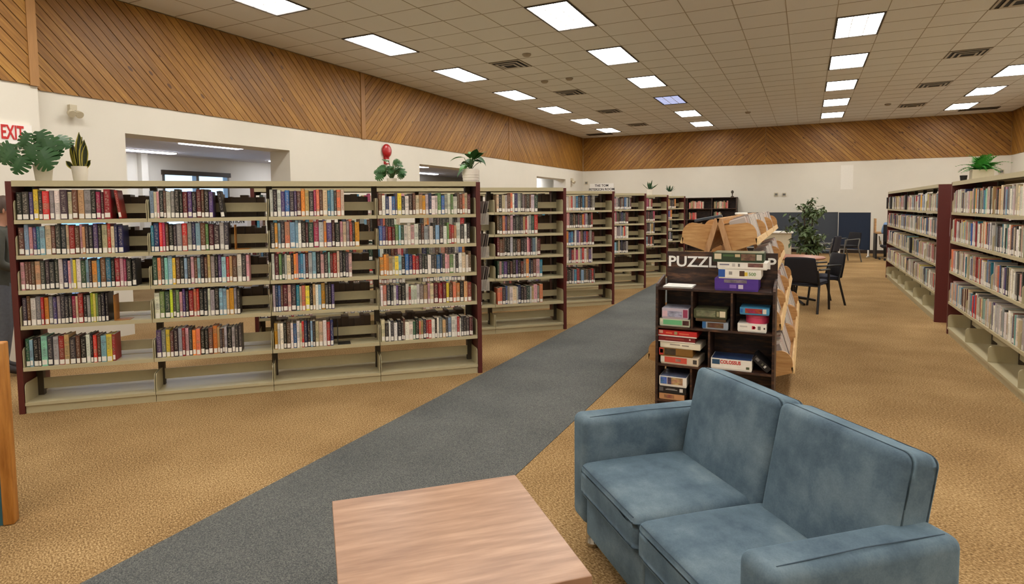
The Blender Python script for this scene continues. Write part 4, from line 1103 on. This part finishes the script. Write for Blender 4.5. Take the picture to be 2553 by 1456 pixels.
FX0, FX1, FY = -4.60, -2.12, 22.30
t = thing('dark_bookcase', 'black-brown wooden bookcase against the far wall', 'bookcase', (0, 0, 0))
put('back', MB().box(FX0, FX1, ROOM_B-.04, ROOM_B-.02, 0, 1.86).mesh('back', 'dark_walnut'), t)
cols = [FX0, FX0+.83, FX0+1.66, FX1]
for x in (FX0, -3.77, -2.94, FX1-.03): put('upright', MB().box(x, x+.03, FY, ROOM_B-.04, 0, 1.86).mesh('upright', 'dark_walnut'), t)
FZ = [1.86, 1.48, 1.10, .72, .36, .06]
for z in FZ: put('shelf', MB().box(FX0, FX1, FY+.004, ROOM_B-.041, z-.025, z).mesh('shelf', 'dark_walnut'), t)
cnt = 0
for ci, (xa, xb) in enumerate(((-3.73, -2.97), (-2.90, -2.2))):
    for li, z in enumerate(FZ[1:4]):
        nn = (11, 12, 0)[0] if ci == 0 else 12
        if li == 1: nn = 6
        if ci == 1: xb_ = xa+.45
        x = xa+.03
        for i in range(nn):
            tk = rnd.uniform(.03, .055)
            if x+tk > xb: break
            h = rnd.uniform(.20, .27)
            M = Matrix.Translation((x+tk/2, FY+.03, z+.001)) @ Matrix.Diagonal((tk-.002, .18, h, 1))
            o = put('book', COVER, None, M=M, color=rnd.choice([(196, 60, 60), (214, 200, 180), (150, 120, 80), (170, 150, 110), (214, 140, 130), (90, 100, 80)]))
            tag(o, 'book %s from the left on the %s shelf, %s column of the black-brown bookcase' % (nth(i), ('upper', 'middle', 'lower')[li], ('second', 'right')[ci]), 'book', 'books in the black-brown bookcase')
            x += tk
tag(put('figurine', MB().lathe([(.06, 0), (.05, .02), (.015, .05), (.02, .12), (.05, .17), (.03, .22), (0, .24)], 12).mesh('figurine', 'post_dark', True), None, (-2.28, 22.45, 1.861)), 'small dark figurine on top of the black-brown bookcase', 'figurine')

# computer desk, chair and seated reader at the far right
t = thing('computer_desk', 'oak computer desk beyond the right-hand bookcases', 'desk', (2.25, 20.95, 0))
put('desk_top', MB().box(-.45, .6, -.38, .38, .72, .76).mesh('desk_top', 'oak'), t)
put('side_panel', MB().box(-.45, -.41, -.36, .36, 0, .72).mesh('side_panel', 'black_plastic'), t); put('side_panel', MB().box(.55, .59, -.36, .36, 0, .72).mesh('side_panel', 'black_plastic'), t)
put('screen_hutch', MB().box(-.45, -.42, -.1, .36, .76, 1.15).mesh('screen_hutch', 'oak'), t)

# ------------------------------------------------------------------ people (skin-modifier figures)
def figure(name, label, joints, edges, loc, rz, zones, root):
    me = bpy.data.meshes.new(name); names = list(joints)
    me.from_pydata([joints[n][0] for n in names], [(names.index(a), names.index(b)) for e in edges for a, b in zip(e[:-1], e[1:])], [])
    ob = bpy.data.objects.new(name, me); COL.objects.link(ob)
    sk = ob.modifiers.new('skin', 'SKIN'); sk.use_smooth_shade = True
    ss = ob.modifiers.new('sub', 'SUBSURF'); ss.levels = 2; ss.render_levels = 2
    for i, n in enumerate(names):
        r = joints[n][1]
        me.skin_vertices[0].data[i].radius = r if isinstance(r, tuple) else (r, r)
        me.skin_vertices[0].data[i].use_root = (n == root)
    dg = bpy.context.evaluated_depsgraph_get()
    out = bpy.data.meshes.new_from_object(ob.evaluated_get(dg))
    bpy.data.objects.remove(ob)
    mats = []
    out.materials.clear()
    for m in ('skin', 'jacket_or_shirt', 'trousers', 'shoe'):
        out.materials.append(MATS[zones['mats'][m]])
    for pl in out.polygons:
        pl.material_index = zones['fn'](pl.center); pl.use_smooth = True
    o = put(name, out, None, loc, (0, 0, rz))
    return tag(o, label, 'person')
def head_shape(parent, c, hair, face=True):
    """face features on the +y side of the head centred at c"""
    c = Vector(c)
    nose = MB().prism([(-.012, 0), (.012, 0), (.004, .05), (-.004, .05)], 0, .0, 'z')
    nm = MB().add([(-.014, .085, -.02), (.014, .085, -.02), (0, .118, -.012), (0, .088, .028)], [(0, 1, 2), (1, 3, 2), (3, 0, 2), (0, 3, 1)])
    put('nose', nm.mesh('nose', 'skin', True), parent, c)
    for s in (-1, 1):
        put('eye', MB().lathe([(0, -.009), (.008, -.005), (.011, 0), (.008, .005), (0, .009)], 10).mesh('eye', 'ink_black', True), parent, c+Vector((s*.032, .086, .012)))
        put('ear', MB().lathe([(0, -.03), (.010, -.02), (.012, .005), (.008, .025), (0, .03)], 8).mesh('ear', 'skin', True), parent, c+Vector((s*.078, .0, -.005)))
    put('mouth', MB().box(-.024, .024, .083, .090, -.060, -.052).mesh('mouth', 'sign_red'), parent, c)
    hm = MB()
    vs = []; fs = []
    n, m = 16, 8
    for j in range(m+1):
        ph = math.pi*.62*j/m
        for i in range(n):
            a = 2*math.pi*i/n
            r = .098
            low = ph
            if math.sin(a) > .1: low = min(ph, math.pi*(.36+.26*(1-math.sin(a))))
            vs.append((.088*math.sin(low)*math.cos(a), .108*math.sin(low)*math.sin(a)-.006, .125*math.cos(low)))
    for j in range(m):
        for i in range(n):
            i2 = (i+1) % n; fs.append((j*n+i, (j+1)*n+i, (j+1)*n+i2, j*n+i2))
    put('hair', hm.add(vs, fs).mesh('hair', hair, True), parent, c+Vector((0, 0, .018)))
def hand_fingers(parent, wrist, direction, side, mat='skin'):
    """five fingers from the end of the palm, curling"""
    d = Vector(direction).normalized(); sidev = Vector(side).normalized(); dn = d.cross(sidev).normalized()
    w = Vector(wrist)
    palm = MB().tube([w, w+d*.05, w+d*.085], [.024, .032, .028], 8)
    put('palm', palm.mesh('palm', mat, True), parent)
    for i, (o, l) in enumerate(((-.027, .055), (-.009, .07), (.009, .075), (.027, .068))):
        p = w+d*.085+sidev*o
        put('finger', MB().tube([p-d*.01, p+d*l*.5-dn*.008, p+d*l*.8-dn*.028], [.009, .0085, .007], 7).mesh('finger', mat, True), parent)
    p = w+d*.03-sidev*.03
    put('thumb', MB().tube([p, p+d*.03-sidev*.02-dn*.01, p+d*.055-sidev*.018-dn*.025], [.011, .010, .008], 7).mesh('thumb', mat, True), parent)
# standing reader behind the left end of the nearest bookcase; own +y is the way the person faces
J = {'pelvis': ((0, 0, .92), (.15, .11)), 'waist': ((0, .01, 1.08), (.145, .105)), 'chest': ((0, .02, 1.28), (.165, .12)), 'neck0': ((0, .03, 1.43), .07), 'neck': ((0, .045, 1.485), .055),
     'chin': ((0, .07, 1.545), (.062, .07)), 'head': ((0, .075, 1.62), (.076, .09)), 'crown': ((0, .065, 1.685), (.06, .07)),
     'shL': ((-.17, .02, 1.38), .075), 'elL': ((-.23, .03, 1.10), .052), 'wrL': ((-.13, .26, .99), .034), 'shR': ((.17, .02, 1.38), .075), 'elR': ((.23, .03, 1.10), .052), 'wrR': ((.13, .26, .99), .034),
     'hipL': ((-.09, 0, .86), .10), 'knL': ((-.10, .02, .48), .065), 'anL': ((-.10, -.02, .09), .045), 'toL': ((-.11, .13, .035), .036),
     'hipR': ((.09, 0, .86), .10), 'knR': ((.10, .03, .48), .065), 'anR': ((.10, 0, .09), .045), 'toR': ((.11, .15, .035), .036)}
E_ = [('pelvis', 'waist', 'chest', 'neck0', 'neck', 'chin', 'head', 'crown'), ('chest', 'shL', 'elL', 'wrL'), ('chest', 'shR', 'elR', 'wrR'), ('pelvis', 'hipL', 'knL', 'anL', 'toL'), ('pelvis', 'hipR', 'knR', 'anR', 'toR')]
def zone1(c):
    if c.z > 1.455: return 0
    if c.z < .11: return 3
    if c.z < .90 and c.y < .2: return 2
    return 1
person = figure('person', 'person in a dark jacket and grey jeans standing behind the left end of the bookcase', J, E_, (-6.98, 3.10, 0), -.55,
                {'mats': {'skin': 'skin', 'jacket_or_shirt': 'jacket', 'trousers': 'jeans', 'shoe': 'shoe'}, 'fn': zone1}, 'pelvis')
head_shape(person, (0, .075, 1.61), 'hair_brown')
hand_fingers(person, (-.13, .26, .99), (.25, 1, -.05), (1, -.2, 0)); hand_fingers(person, (.13, .26, .99), (-.25, 1, -.05), (-1, -.2, 0))
bk = thing('carry_basket', 'grey wire basket held in front by the standing person', 'basket', M=person.matrix_basis @ Matrix.Translation((0, .55, .84)))
put('rim', MB().tube([(-.16, -.11, .11), (.16, -.11, .11), (.16, .11, .11), (-.16, .11, .11), (-.16, -.11, .11)], .007, 6).mesh('rim', 'grey_metal'), bk)
put('base', MB().box(-.13, .13, -.085, .085, -.08, -.074).mesh('base', 'grey_metal'), bk)
for i in range(9):
    x = -.15+i*.0375
    for y in (-.11, .11): put('wire', MB().tube([(x, y, .11), (x*.86, y*.78, -.077)], .003, 5).mesh('wire', 'grey_metal'), bk)
for y in (-.07, 0, .07):
    for x in (-.16, .16): put('wire', MB().tube([(x, y, .11), (x*.82, y*.8, -.077)], .003, 5).mesh('wire', 'grey_metal'), bk)
# seated reader
J2 = {'pelvis': ((0, 0, .52), (.16, .12)), 'waist': ((0, -.01, .68), (.15, .11)), 'chest': ((0, .0, .90), (.17, .12)), 'neck0': ((0, .02, 1.05), .07), 'neck': ((0, .04, 1.10), .055), 'chin': ((0, .06, 1.16), (.062, .07)),
      'head': ((0, .065, 1.23), (.076, .09)), 'crown': ((0, .055, 1.295), (.06, .07)), 'shL': ((-.17, 0, 1.0), .075), 'elL': ((-.22, .08, .76), .05), 'wrL': ((-.12, .32, .80), .034),
      'shR': ((.17, 0, 1.0), .075), 'elR': ((.22, .08, .76), .05), 'wrR': ((.12, .32, .80), .034), 'hipL': ((-.1, .08, .52), .095), 'knL': ((-.11, .46, .50), .068), 'anL': ((-.11, .42, .10), .045), 'toL': ((-.11, .56, .04), .036),
      'hipR': ((.1, .08, .52), .095), 'knR': ((.11, .46, .50), .068), 'anR': ((.11, .42, .10), .045), 'toR': ((.11, .56, .04), .036)}
def zone2(c):
    if c.z > 1.065: return 0
    if c.z < .11: return 3
    if c.z < .62: return 2
    return 1
p2 = figure('person', 'person with black hair and blue shirt seated beyond the right bookcases', J2, E_, (2.16, 20.2, 0), 0.0,
            {'mats': {'skin': 'skin', 'jacket_or_shirt': 'shirt_blue', 'trousers': 'ink_black', 'shoe': 'shoe'}, 'fn': zone2}, 'pelvis')
head_shape(p2, (0, .065, 1.22), 'hair_black')
hand_fingers(p2, (-.12, .32, .80), (.25, 1, 0), (1, -.2, 0)); hand_fingers(p2, (.12, .32, .80), (-.25, 1, 0), (-1, -.2, 0))
oc = thing('office_chair', 'black office chair with chrome arms under the seated person', 'chair', (2.14, 20.17, 0), 0)
put('seat', bevelled(.5, .48, .07, .03, 3, 'seat', 'black_fabric'), oc, (0, .02, .385))
put('backrest', bevelled(.44, .06, .48, .025, 3, 'backrest', 'black_fabric'), oc, (0, -.21, .76))
for s in (-1, 1): put('armrest', MB().tube([(s*.26, -.18, .44), (s*.28, -.16, .66), (s*.28, .16, .66), (s*.26, .14, .42)], .013, 8).mesh('armrest', 'chrome', True), oc)
put('column', MB().tube([(0, 0, .08), (0, 0, .35)], .025, 10).mesh('column', 'chrome'), oc)
for k in range(5):
    a = k*2*math.pi/5+.3
    put('foot', MB().tube([(0, 0, .09), (.28*math.cos(a), .28*math.sin(a), .05)], [.022, .016]).mesh('foot', 'chrome'), oc)
    put('caster', MB().lathe([(.0, -.02), (.03, -.02), (.03, .02), (0, .02)], 10, M=frame((.28*math.cos(a), .28*math.sin(a), .03), (1, 0, 0), (0, 0, 1), (0, -1, 0))).mesh('caster', 'black_plastic'), oc)

# ------------------------------------------------------------------ plants
def pot(parent, r0, r1, h, mat, soil=True, n=20):
    put('pot', MB().lathe([(r0*.92, 0), (r0, .004), (r1, h), (r1*.9, h), (r1*.86, h-.015), (0, h-.016)], n).mesh('pot', mat, 'auto'), parent)
    if soil: put('soil', MB().lathe([(0, h-.03), (r1*.85, h-.03), (r1*.85, h-.012), (0, h-.010)], n).mesh('soil', 'soil'), parent)
def leaf_blade(L, W, bend, mat, n=6, point=1.0, fold=.15, thick=0):
    """simple pointed leaf along +y with a folded midrib and a droop"""
    vs = []; fs = []
    for i in range(n+1):
        u = i/n
        w = W*max(0.0, math.sin(math.pi*min(1, u**.75*.97+.03)))**point*.5
        y = L*u*math.cos(bend*u*.7); z = L*(.0)-L*bend*u*u*.5
        vs += [(-w, y, z+w*fold), (0, y, z), (w, y, z+w*fold)]
    for i in range(n):
        a = 3*i
        fs += [(a, a+1, a+4, a+3), (a+1, a+2, a+5, a+4)]
    return MB().add(vs, fs).mesh('leaf', mat, True)
def monstera_leaf(L, mat='leaf_monstera'):
    """broad heart-shaped blade lying in xy (tip at +y), slit from the edge toward the midrib"""
    vs = []; fs = []
    def half(t):  # outline of one half, t 0..1 from the notch at the stem round to the tip
        ang = math.radians(-62+152*t)
        r = L*(.50+.10*math.sin(math.pi*t)+.14*t**3)
        return Vector((r*math.cos(ang)*.95, .36*L+r*math.sin(ang), 0))
    def sag(v): return Vector((v.x, v.y, -.55*v.x*v.x/L-.28*max(0, v.y-.3*L)**2/L))
    nl = 6
    mids = [Vector((0, L*(.02+.93*(i/nl)), 0)) for i in range(nl+1)]
    for s in (-1, 1):
        for i in range(nl):
            g = .034 if i > 0 else 0
            h = .034 if i < nl-1 else 0
            t0, t1 = i/nl, (i+1)/nl
            m0, m1 = mids[i], mids[i+1]
            a0, a1 = m0.lerp(half(t0), .36), m1.lerp(half(t1), .36)
            e0, e1, em = half(t0+g), half(t1-h), half((t0+t1)/2)*1.0
            b0, b1 = a0.lerp(e0, .5), a1.lerp(e1, .5)
            k = len(vs)
            pts = [m0, m1, a1, a0, b0, b1, e0.lerp(b0, .06), em, e1.lerp(b1, .06)]
            vs += [sag(Vector((s*v.x, v.y, 0))) for v in pts]
            f = [(k, k+3, k+2, k+1), (k+3, k+4, k+5, k+2), (k+4, k+6, k+7, k+8, k+5)]
            fs += f if s < 0 else [x[::-1] for x in f]
    return MB().add([tuple(v) for v in vs], fs).mesh('leaf', mat, True)
def orient(p, az, el, roll=0.0, s=1.0):
    """leaf along +y turned to azimuth az, raised by el"""
    return Matrix.Translation(p) @ Matrix.Rotation(az, 4, 'Z') @ Matrix.Rotation(el, 4, 'X') @ Matrix.Rotation(roll, 4, 'Y') @ Matrix.Scale(s, 4)
def case_pt(s, d, z=1.8305): return MF @ Vector((s, d, z))
ML = monstera_leaf(.165); ML2 = monstera_leaf(.062, 'leaf_deep')
HF = Vector((FW.x, FW.y, 0)).normalized()
def facing(p, tipx, tipz, up, s):
    """blade whose tip points to screen (tipx, tipz); up: 0 faces the camera, 1 faces the ceiling"""
    y = (RX*tipx+Vector((0, 0, 1))*tipz-HF*.25).normalized()
    n = (-HF*(1-up)+Vector((0, 0, 1))*up)
    n = (n-y*n.dot(y)).normalized(); x = y.cross(n).normalized()
    return frame(p, x, y, n) @ Matrix.Scale(s, 4)
def monstera(label, loc, leaves, potargs, me):
    t = thing('monstera_plant', label, 'plant', loc)
    pot(t, *potargs)
    ph = potargs[2]
    for (x, d, z, tx, tz, up, s) in leaves:
        a = Vector((0, 0, ph-.02)); e = Vector(scr(x, d, z))
        put('leaf_stem', MB().tube([a, a.lerp(e, .5)+Vector((0, 0, .04)), e], [.004, .0035, .003], 6).mesh('leaf_stem', 'stem'), t)
        put('leaf', me, t, M=facing(e, tx, tz, up, s))
    return t
# leaves spread mostly across the view; camera-facing direction from the bookcase is -d
view = math.atan2(-RX.x, RX.y)   # azimuth whose +y points to screen right
LR, LL = view, view+math.pi
UPS = view+math.pi/2
def scr(x, y, z):  # offset: x to screen right, y toward the camera, z up
    v = RX*x-Vector((FW.x, FW.y, 0)).normalized()*y
    return (v.x, v.y, z)
lv = [(-.07, .05, .385, -.35, -.9, .15, .75), (-.0, .02, .40, .25, -.9, .3, .95), (.085, -.04, .36, .8, -.5, .55, .95), (-.20, .07, .30, -.5, -.85, .25, 1.0), (-.235, .05, .26, -.2, -1, .1, .8),
      (-.13, .12, .25, -.5, -.75, .2, .85), (.07, .06, .34, .4, -.9, .1, 1.15), (.06, .10, .24, .5, -.8, .2, 1.1), (-.06, .13, .19, -.35, -.9, .1, .9), (-.01, .09, .29, -.1, -1, .2, 1.0), (-.14, -.03, .33, -.8, -.3, .6, .8), (.09, .02, .28, .5, -.85, .2, .75)]
monstera('large monstera in a pale pot at the left end of the nearest bookcase', case_pt(.145, .2), lv, (.055, .07, .14, 'pot_grey'), ML)
r = random.Random(8)
lv2 = []
for i in range(30):
    a = -1.35+2.7*((i*7) % 30)/29
    lv2.append((.11*math.sin(a)*r.uniform(.6, 1.05), r.uniform(-.05, .09), .07+.15*math.cos(a)*r.uniform(.5, 1.15)-.015, math.sin(a)+r.uniform(-.2, .2), -.6+.7*r.random(), r.uniform(.0, .8), r.uniform(.8, 1.25)))
monstera('small monstera above the third and fourth bays of the nearest bookcase', case_pt(2.95, .38), lv2, (.045, .05, .045, 'pot_white'), ML2)
# snake plant
sp = thing('snake_plant', 'snake plant with yellow-edged upright leaves in a white pot', 'plant', case_pt(.395, .22))
pot(sp, .048, .062, .125, 'pot_white')
def snake_leaf(L, W, bend):
    vs = []; fs = []; mi = []
    n = 8
    for i in range(n+1):
        u = i/n
        w = W*(.62+.5*math.sin(math.pi*min(1, u*.9)))*(1 if u < .7 else max(0.03, max(0.0, 1-(u-.7)/.3)**.8))
        y = bend*u*u; z = L*u
        for k, f in enumerate((-1, -.68, 0, .68, 1)): vs.append((w*f*.5, y+.010*(1-abs(f)), z))
    mb = MB()
    fa, fb2 = [], []
    for i in range(n):
        for k in range(4):
            q = (5*i+k, 5*i+k+1, 5*i+k+6, 5*i+k+5)
            (fb2 if k in (0, 3) else fa).append(q)
    mb.add(vs, fa, 0); base = len(mb.v)
    mb.f += fb2; mb.m += [1]*len(fb2)
    return mb.mesh('leaf', ['snake_leaf', 'snake_edge'], True)
for i, (x, L, W, bd, rz, ln) in enumerate(((0, .30, .046, .0, .1, 0), (-.026, .25, .042, -.02, -.4, -.10), (.028, .24, .042, .02, .3, .08), (-.012, .22, .04, .02, .8, -.03), (.014, .26, .038, .0, -.5, .04),
                                          (.04, .20, .034, 0, .2, .12), (-.042, .21, .034, 0, -.2, -.16), (.035, .09, .03, 0, 0, .65), (-.045, .09, .03, 0, 0, -.75))):
    q = scr(x, .01*((i % 3)-1), .105)
    M = Matrix.Translation(q) @ Matrix.Rotation(YAW, 4, 'Z') @ Matrix.Rotation(ln, 4, 'Y') @ Matrix.Rotation(rz, 4, 'Z')
    put('leaf', snake_leaf(L, W*1.35, bd), sp, M=M)
# broad-leaved plant in a white pot at the right end
bp = thing('leafy_plant', 'bright broad-leaved plant in a ribbed white pot at the right end', 'plant', case_pt(3.70, .25))
put('pot', MB().lathe([(.072, 0), (.074, .02), (.078, .022), (.077, .045), (.081, .047), (.080, .07), (.084, .072), (.083, .13), (.074, .13), (.072, .115), (0, .114)], 22).mesh('pot', 'pot_white', 'auto'), bp)
put('soil', MB().lathe([(0, .10), (.071, .10), (.071, .117), (0, .119)], 16).mesh('soil', 'soil'), bp)
r = random.Random(5)
lf = [leaf_blade(.15, .085, .7, 'leaf_bright'), leaf_blade(.16, .08, .9, 'leaf_deep'), leaf_blade(.13, .085, .5, 'leaf_monstera')]
for i in range(17):
    a = i*2.4; rr = .02+.045*r.random(); zz = .12+.13*r.random()
    e = Vector((rr*math.cos(a), rr*math.sin(a), zz))
    put('leaf_stem', MB().tube([(0, 0, .11), e], .003, 5).mesh('leaf_stem', 'stem'), bp)
    put('leaf', lf[i % 3], bp, M=orient(e, a-math.pi/2+r.uniform(-.4, .4), r.uniform(-.35, 1.0), r.uniform(-.5, .5), r.uniform(.75, 1.1)))
# spiky plants behind the fifth bookcase
def spiky(label, loc, sc):
    t = thing('aloe_plant', label, 'plant', loc); t.scale = (sc, sc, sc)
    pot(t, .06, .075, .13, 'pot_white')
    r = random.Random(int(loc[1]*10)); me = leaf_blade(.22, .045, -.25, 'leaf_aloe', 5, .8, .4)
    for i in range(14):
        a = i*2.4
        put('leaf', me, t, M=orient(Vector((.02*math.cos(a), .02*math.sin(a), .12)), a-math.pi/2, r.uniform(.35, 1.25), 0, r.uniform(.7, 1.05)))
    return t
M5, M6 = CASES[4].matrix_basis, CASES[5].matrix_basis
spiky('larger spiky potted plant on the fifth steel bookcase', tuple(M5 @ Vector((3.40, .25, 1.8305))), 1.0)
spiky('smaller spiky potted plant on the farthest diagonal bookcase', tuple(M6 @ Vector((3.42, .25, 1.8305))), .9)
# fern in a cream box on the right-hand bookcase
fn = thing('fern_plant', 'green fern spilling from a cream box on the right-hand bookcase', 'plant', (1.80, 8.86, 1.8305))
put('planter_box', MB().box(-.10, .10, -.075, .075, 0, .012).box(-.10, -.09, -.075, .075, .012, .13).box(.09, .10, -.075, .075, .012, .13).box(-.09, .09, -.075, -.065, .012, .13).box(-.09, .09, .065, .075, .012, .13).mesh('planter_box', 'cream_plastic'), fn)
put('soil', MB().box(-.09, .09, -.065, .065, .012, .11).mesh('soil', 'soil'), fn)
r = random.Random(21)
def frond(L):
    mb = MB(); n = 11
    P = [Vector((0, L*u*math.cos(.5*u), L*(.45*u-.75*u*u))) for u in [i/n for i in range(n+1)]]
    for i in range(1, n+1):
        w = L*.25*math.sin(math.pi*(.15+.8*i/n))
        for s in (-1, 1):
            a, b = P[i-1], P[i]
            tip = b+Vector((s*w, L*.05, -w*.15))
            mb.add([tuple(a), tuple(b), tuple(tip), tuple(a.lerp(tip, .55)-Vector((0, .006, 0)))], [(0, 1, 2, 3) if s > 0 else (3, 2, 1, 0)])
    return mb.mesh('frond', 'leaf_fern', True)
FR = frond(.27)
for i in range(60):
    a = r.uniform(0, 2*math.pi)
    put('frond', FR, fn, M=orient(Vector((r.uniform(-.05, .05), r.uniform(-.04, .04), .12)), a, r.uniform(.15, 1.3), 0, r.uniform(.55, 1.0)))
kp = thing('small_pot', 'little dark plant pot beside the fern box', 'pot', (1.64, 8.90, 1.8305))
pot(kp, .03, .038, .07, 'black_plastic')
# ficus tree
fc = thing('ficus_tree', 'tall indoor ficus in a beige pot behind the round table', 'plant', (.02, 14.0, 0))
pot(fc, .17, .21, .46, 'pot_grey')
r = random.Random(31)
tips = []
for k in range(3):
    a = k*2.1; x0, y0 = .04*math.cos(a), .04*math.sin(a)
    put('trunk', MB().tube([(x0, y0, .43), (x0*-1, y0*1.5, .8), (x0*2.2, y0*2, 1.15), (x0*3, y0*3, 1.45)], [.018, .016, .013, .008], 7).mesh('trunk', 'bark', True), fc)
for k in range(26):
    z0 = r.uniform(.56, 1.42); a = r.uniform(0, 6.28); L = r.uniform(.22, .44)*(1.15 if .9 < z0 < 1.3 else .85)
    p0 = Vector((.03*math.cos(a), .03*math.sin(a), z0)); p2_ = Vector((L*math.cos(a), L*math.sin(a), z0+r.uniform(-.05, .34)))
    p1 = p0.lerp(p2_, .5)+Vector((0, 0, .05))
    put('branch', MB().tube([p0, p1, p2_], [.007, .005, .003], 5).mesh('branch', 'bark'), fc)
    tips.append((p0, p1, p2_))
LB = leaf_blade(1, .42, .5, 'leaf_ficus', 4)
bv = [v.co.copy() for v in LB.vertices]; bf_ = [tuple(p.vertices) for p in LB.polygons]
mb = MB()
for (p0, p1, p2_) in tips:
    for j in range(40):
        u = r.uniform(.15, 1.05)
        q = p0.lerp(p1, u*2) if u < .5 else p1.lerp(p2_, u*2-1)
        q = q+Vector((r.uniform(-.07, .07), r.uniform(-.07, .07), r.uniform(-.07, .05)))
        mb.add(bv, bf_, 0, orient(q, r.uniform(0, 6.28), r.uniform(-1.1, .5), r.uniform(-.6, .6), r.uniform(.08, .14)))
o = put('foliage', mb.mesh('foliage', 'leaf_ficus', True), fc); o['kind'] = 'stuff'
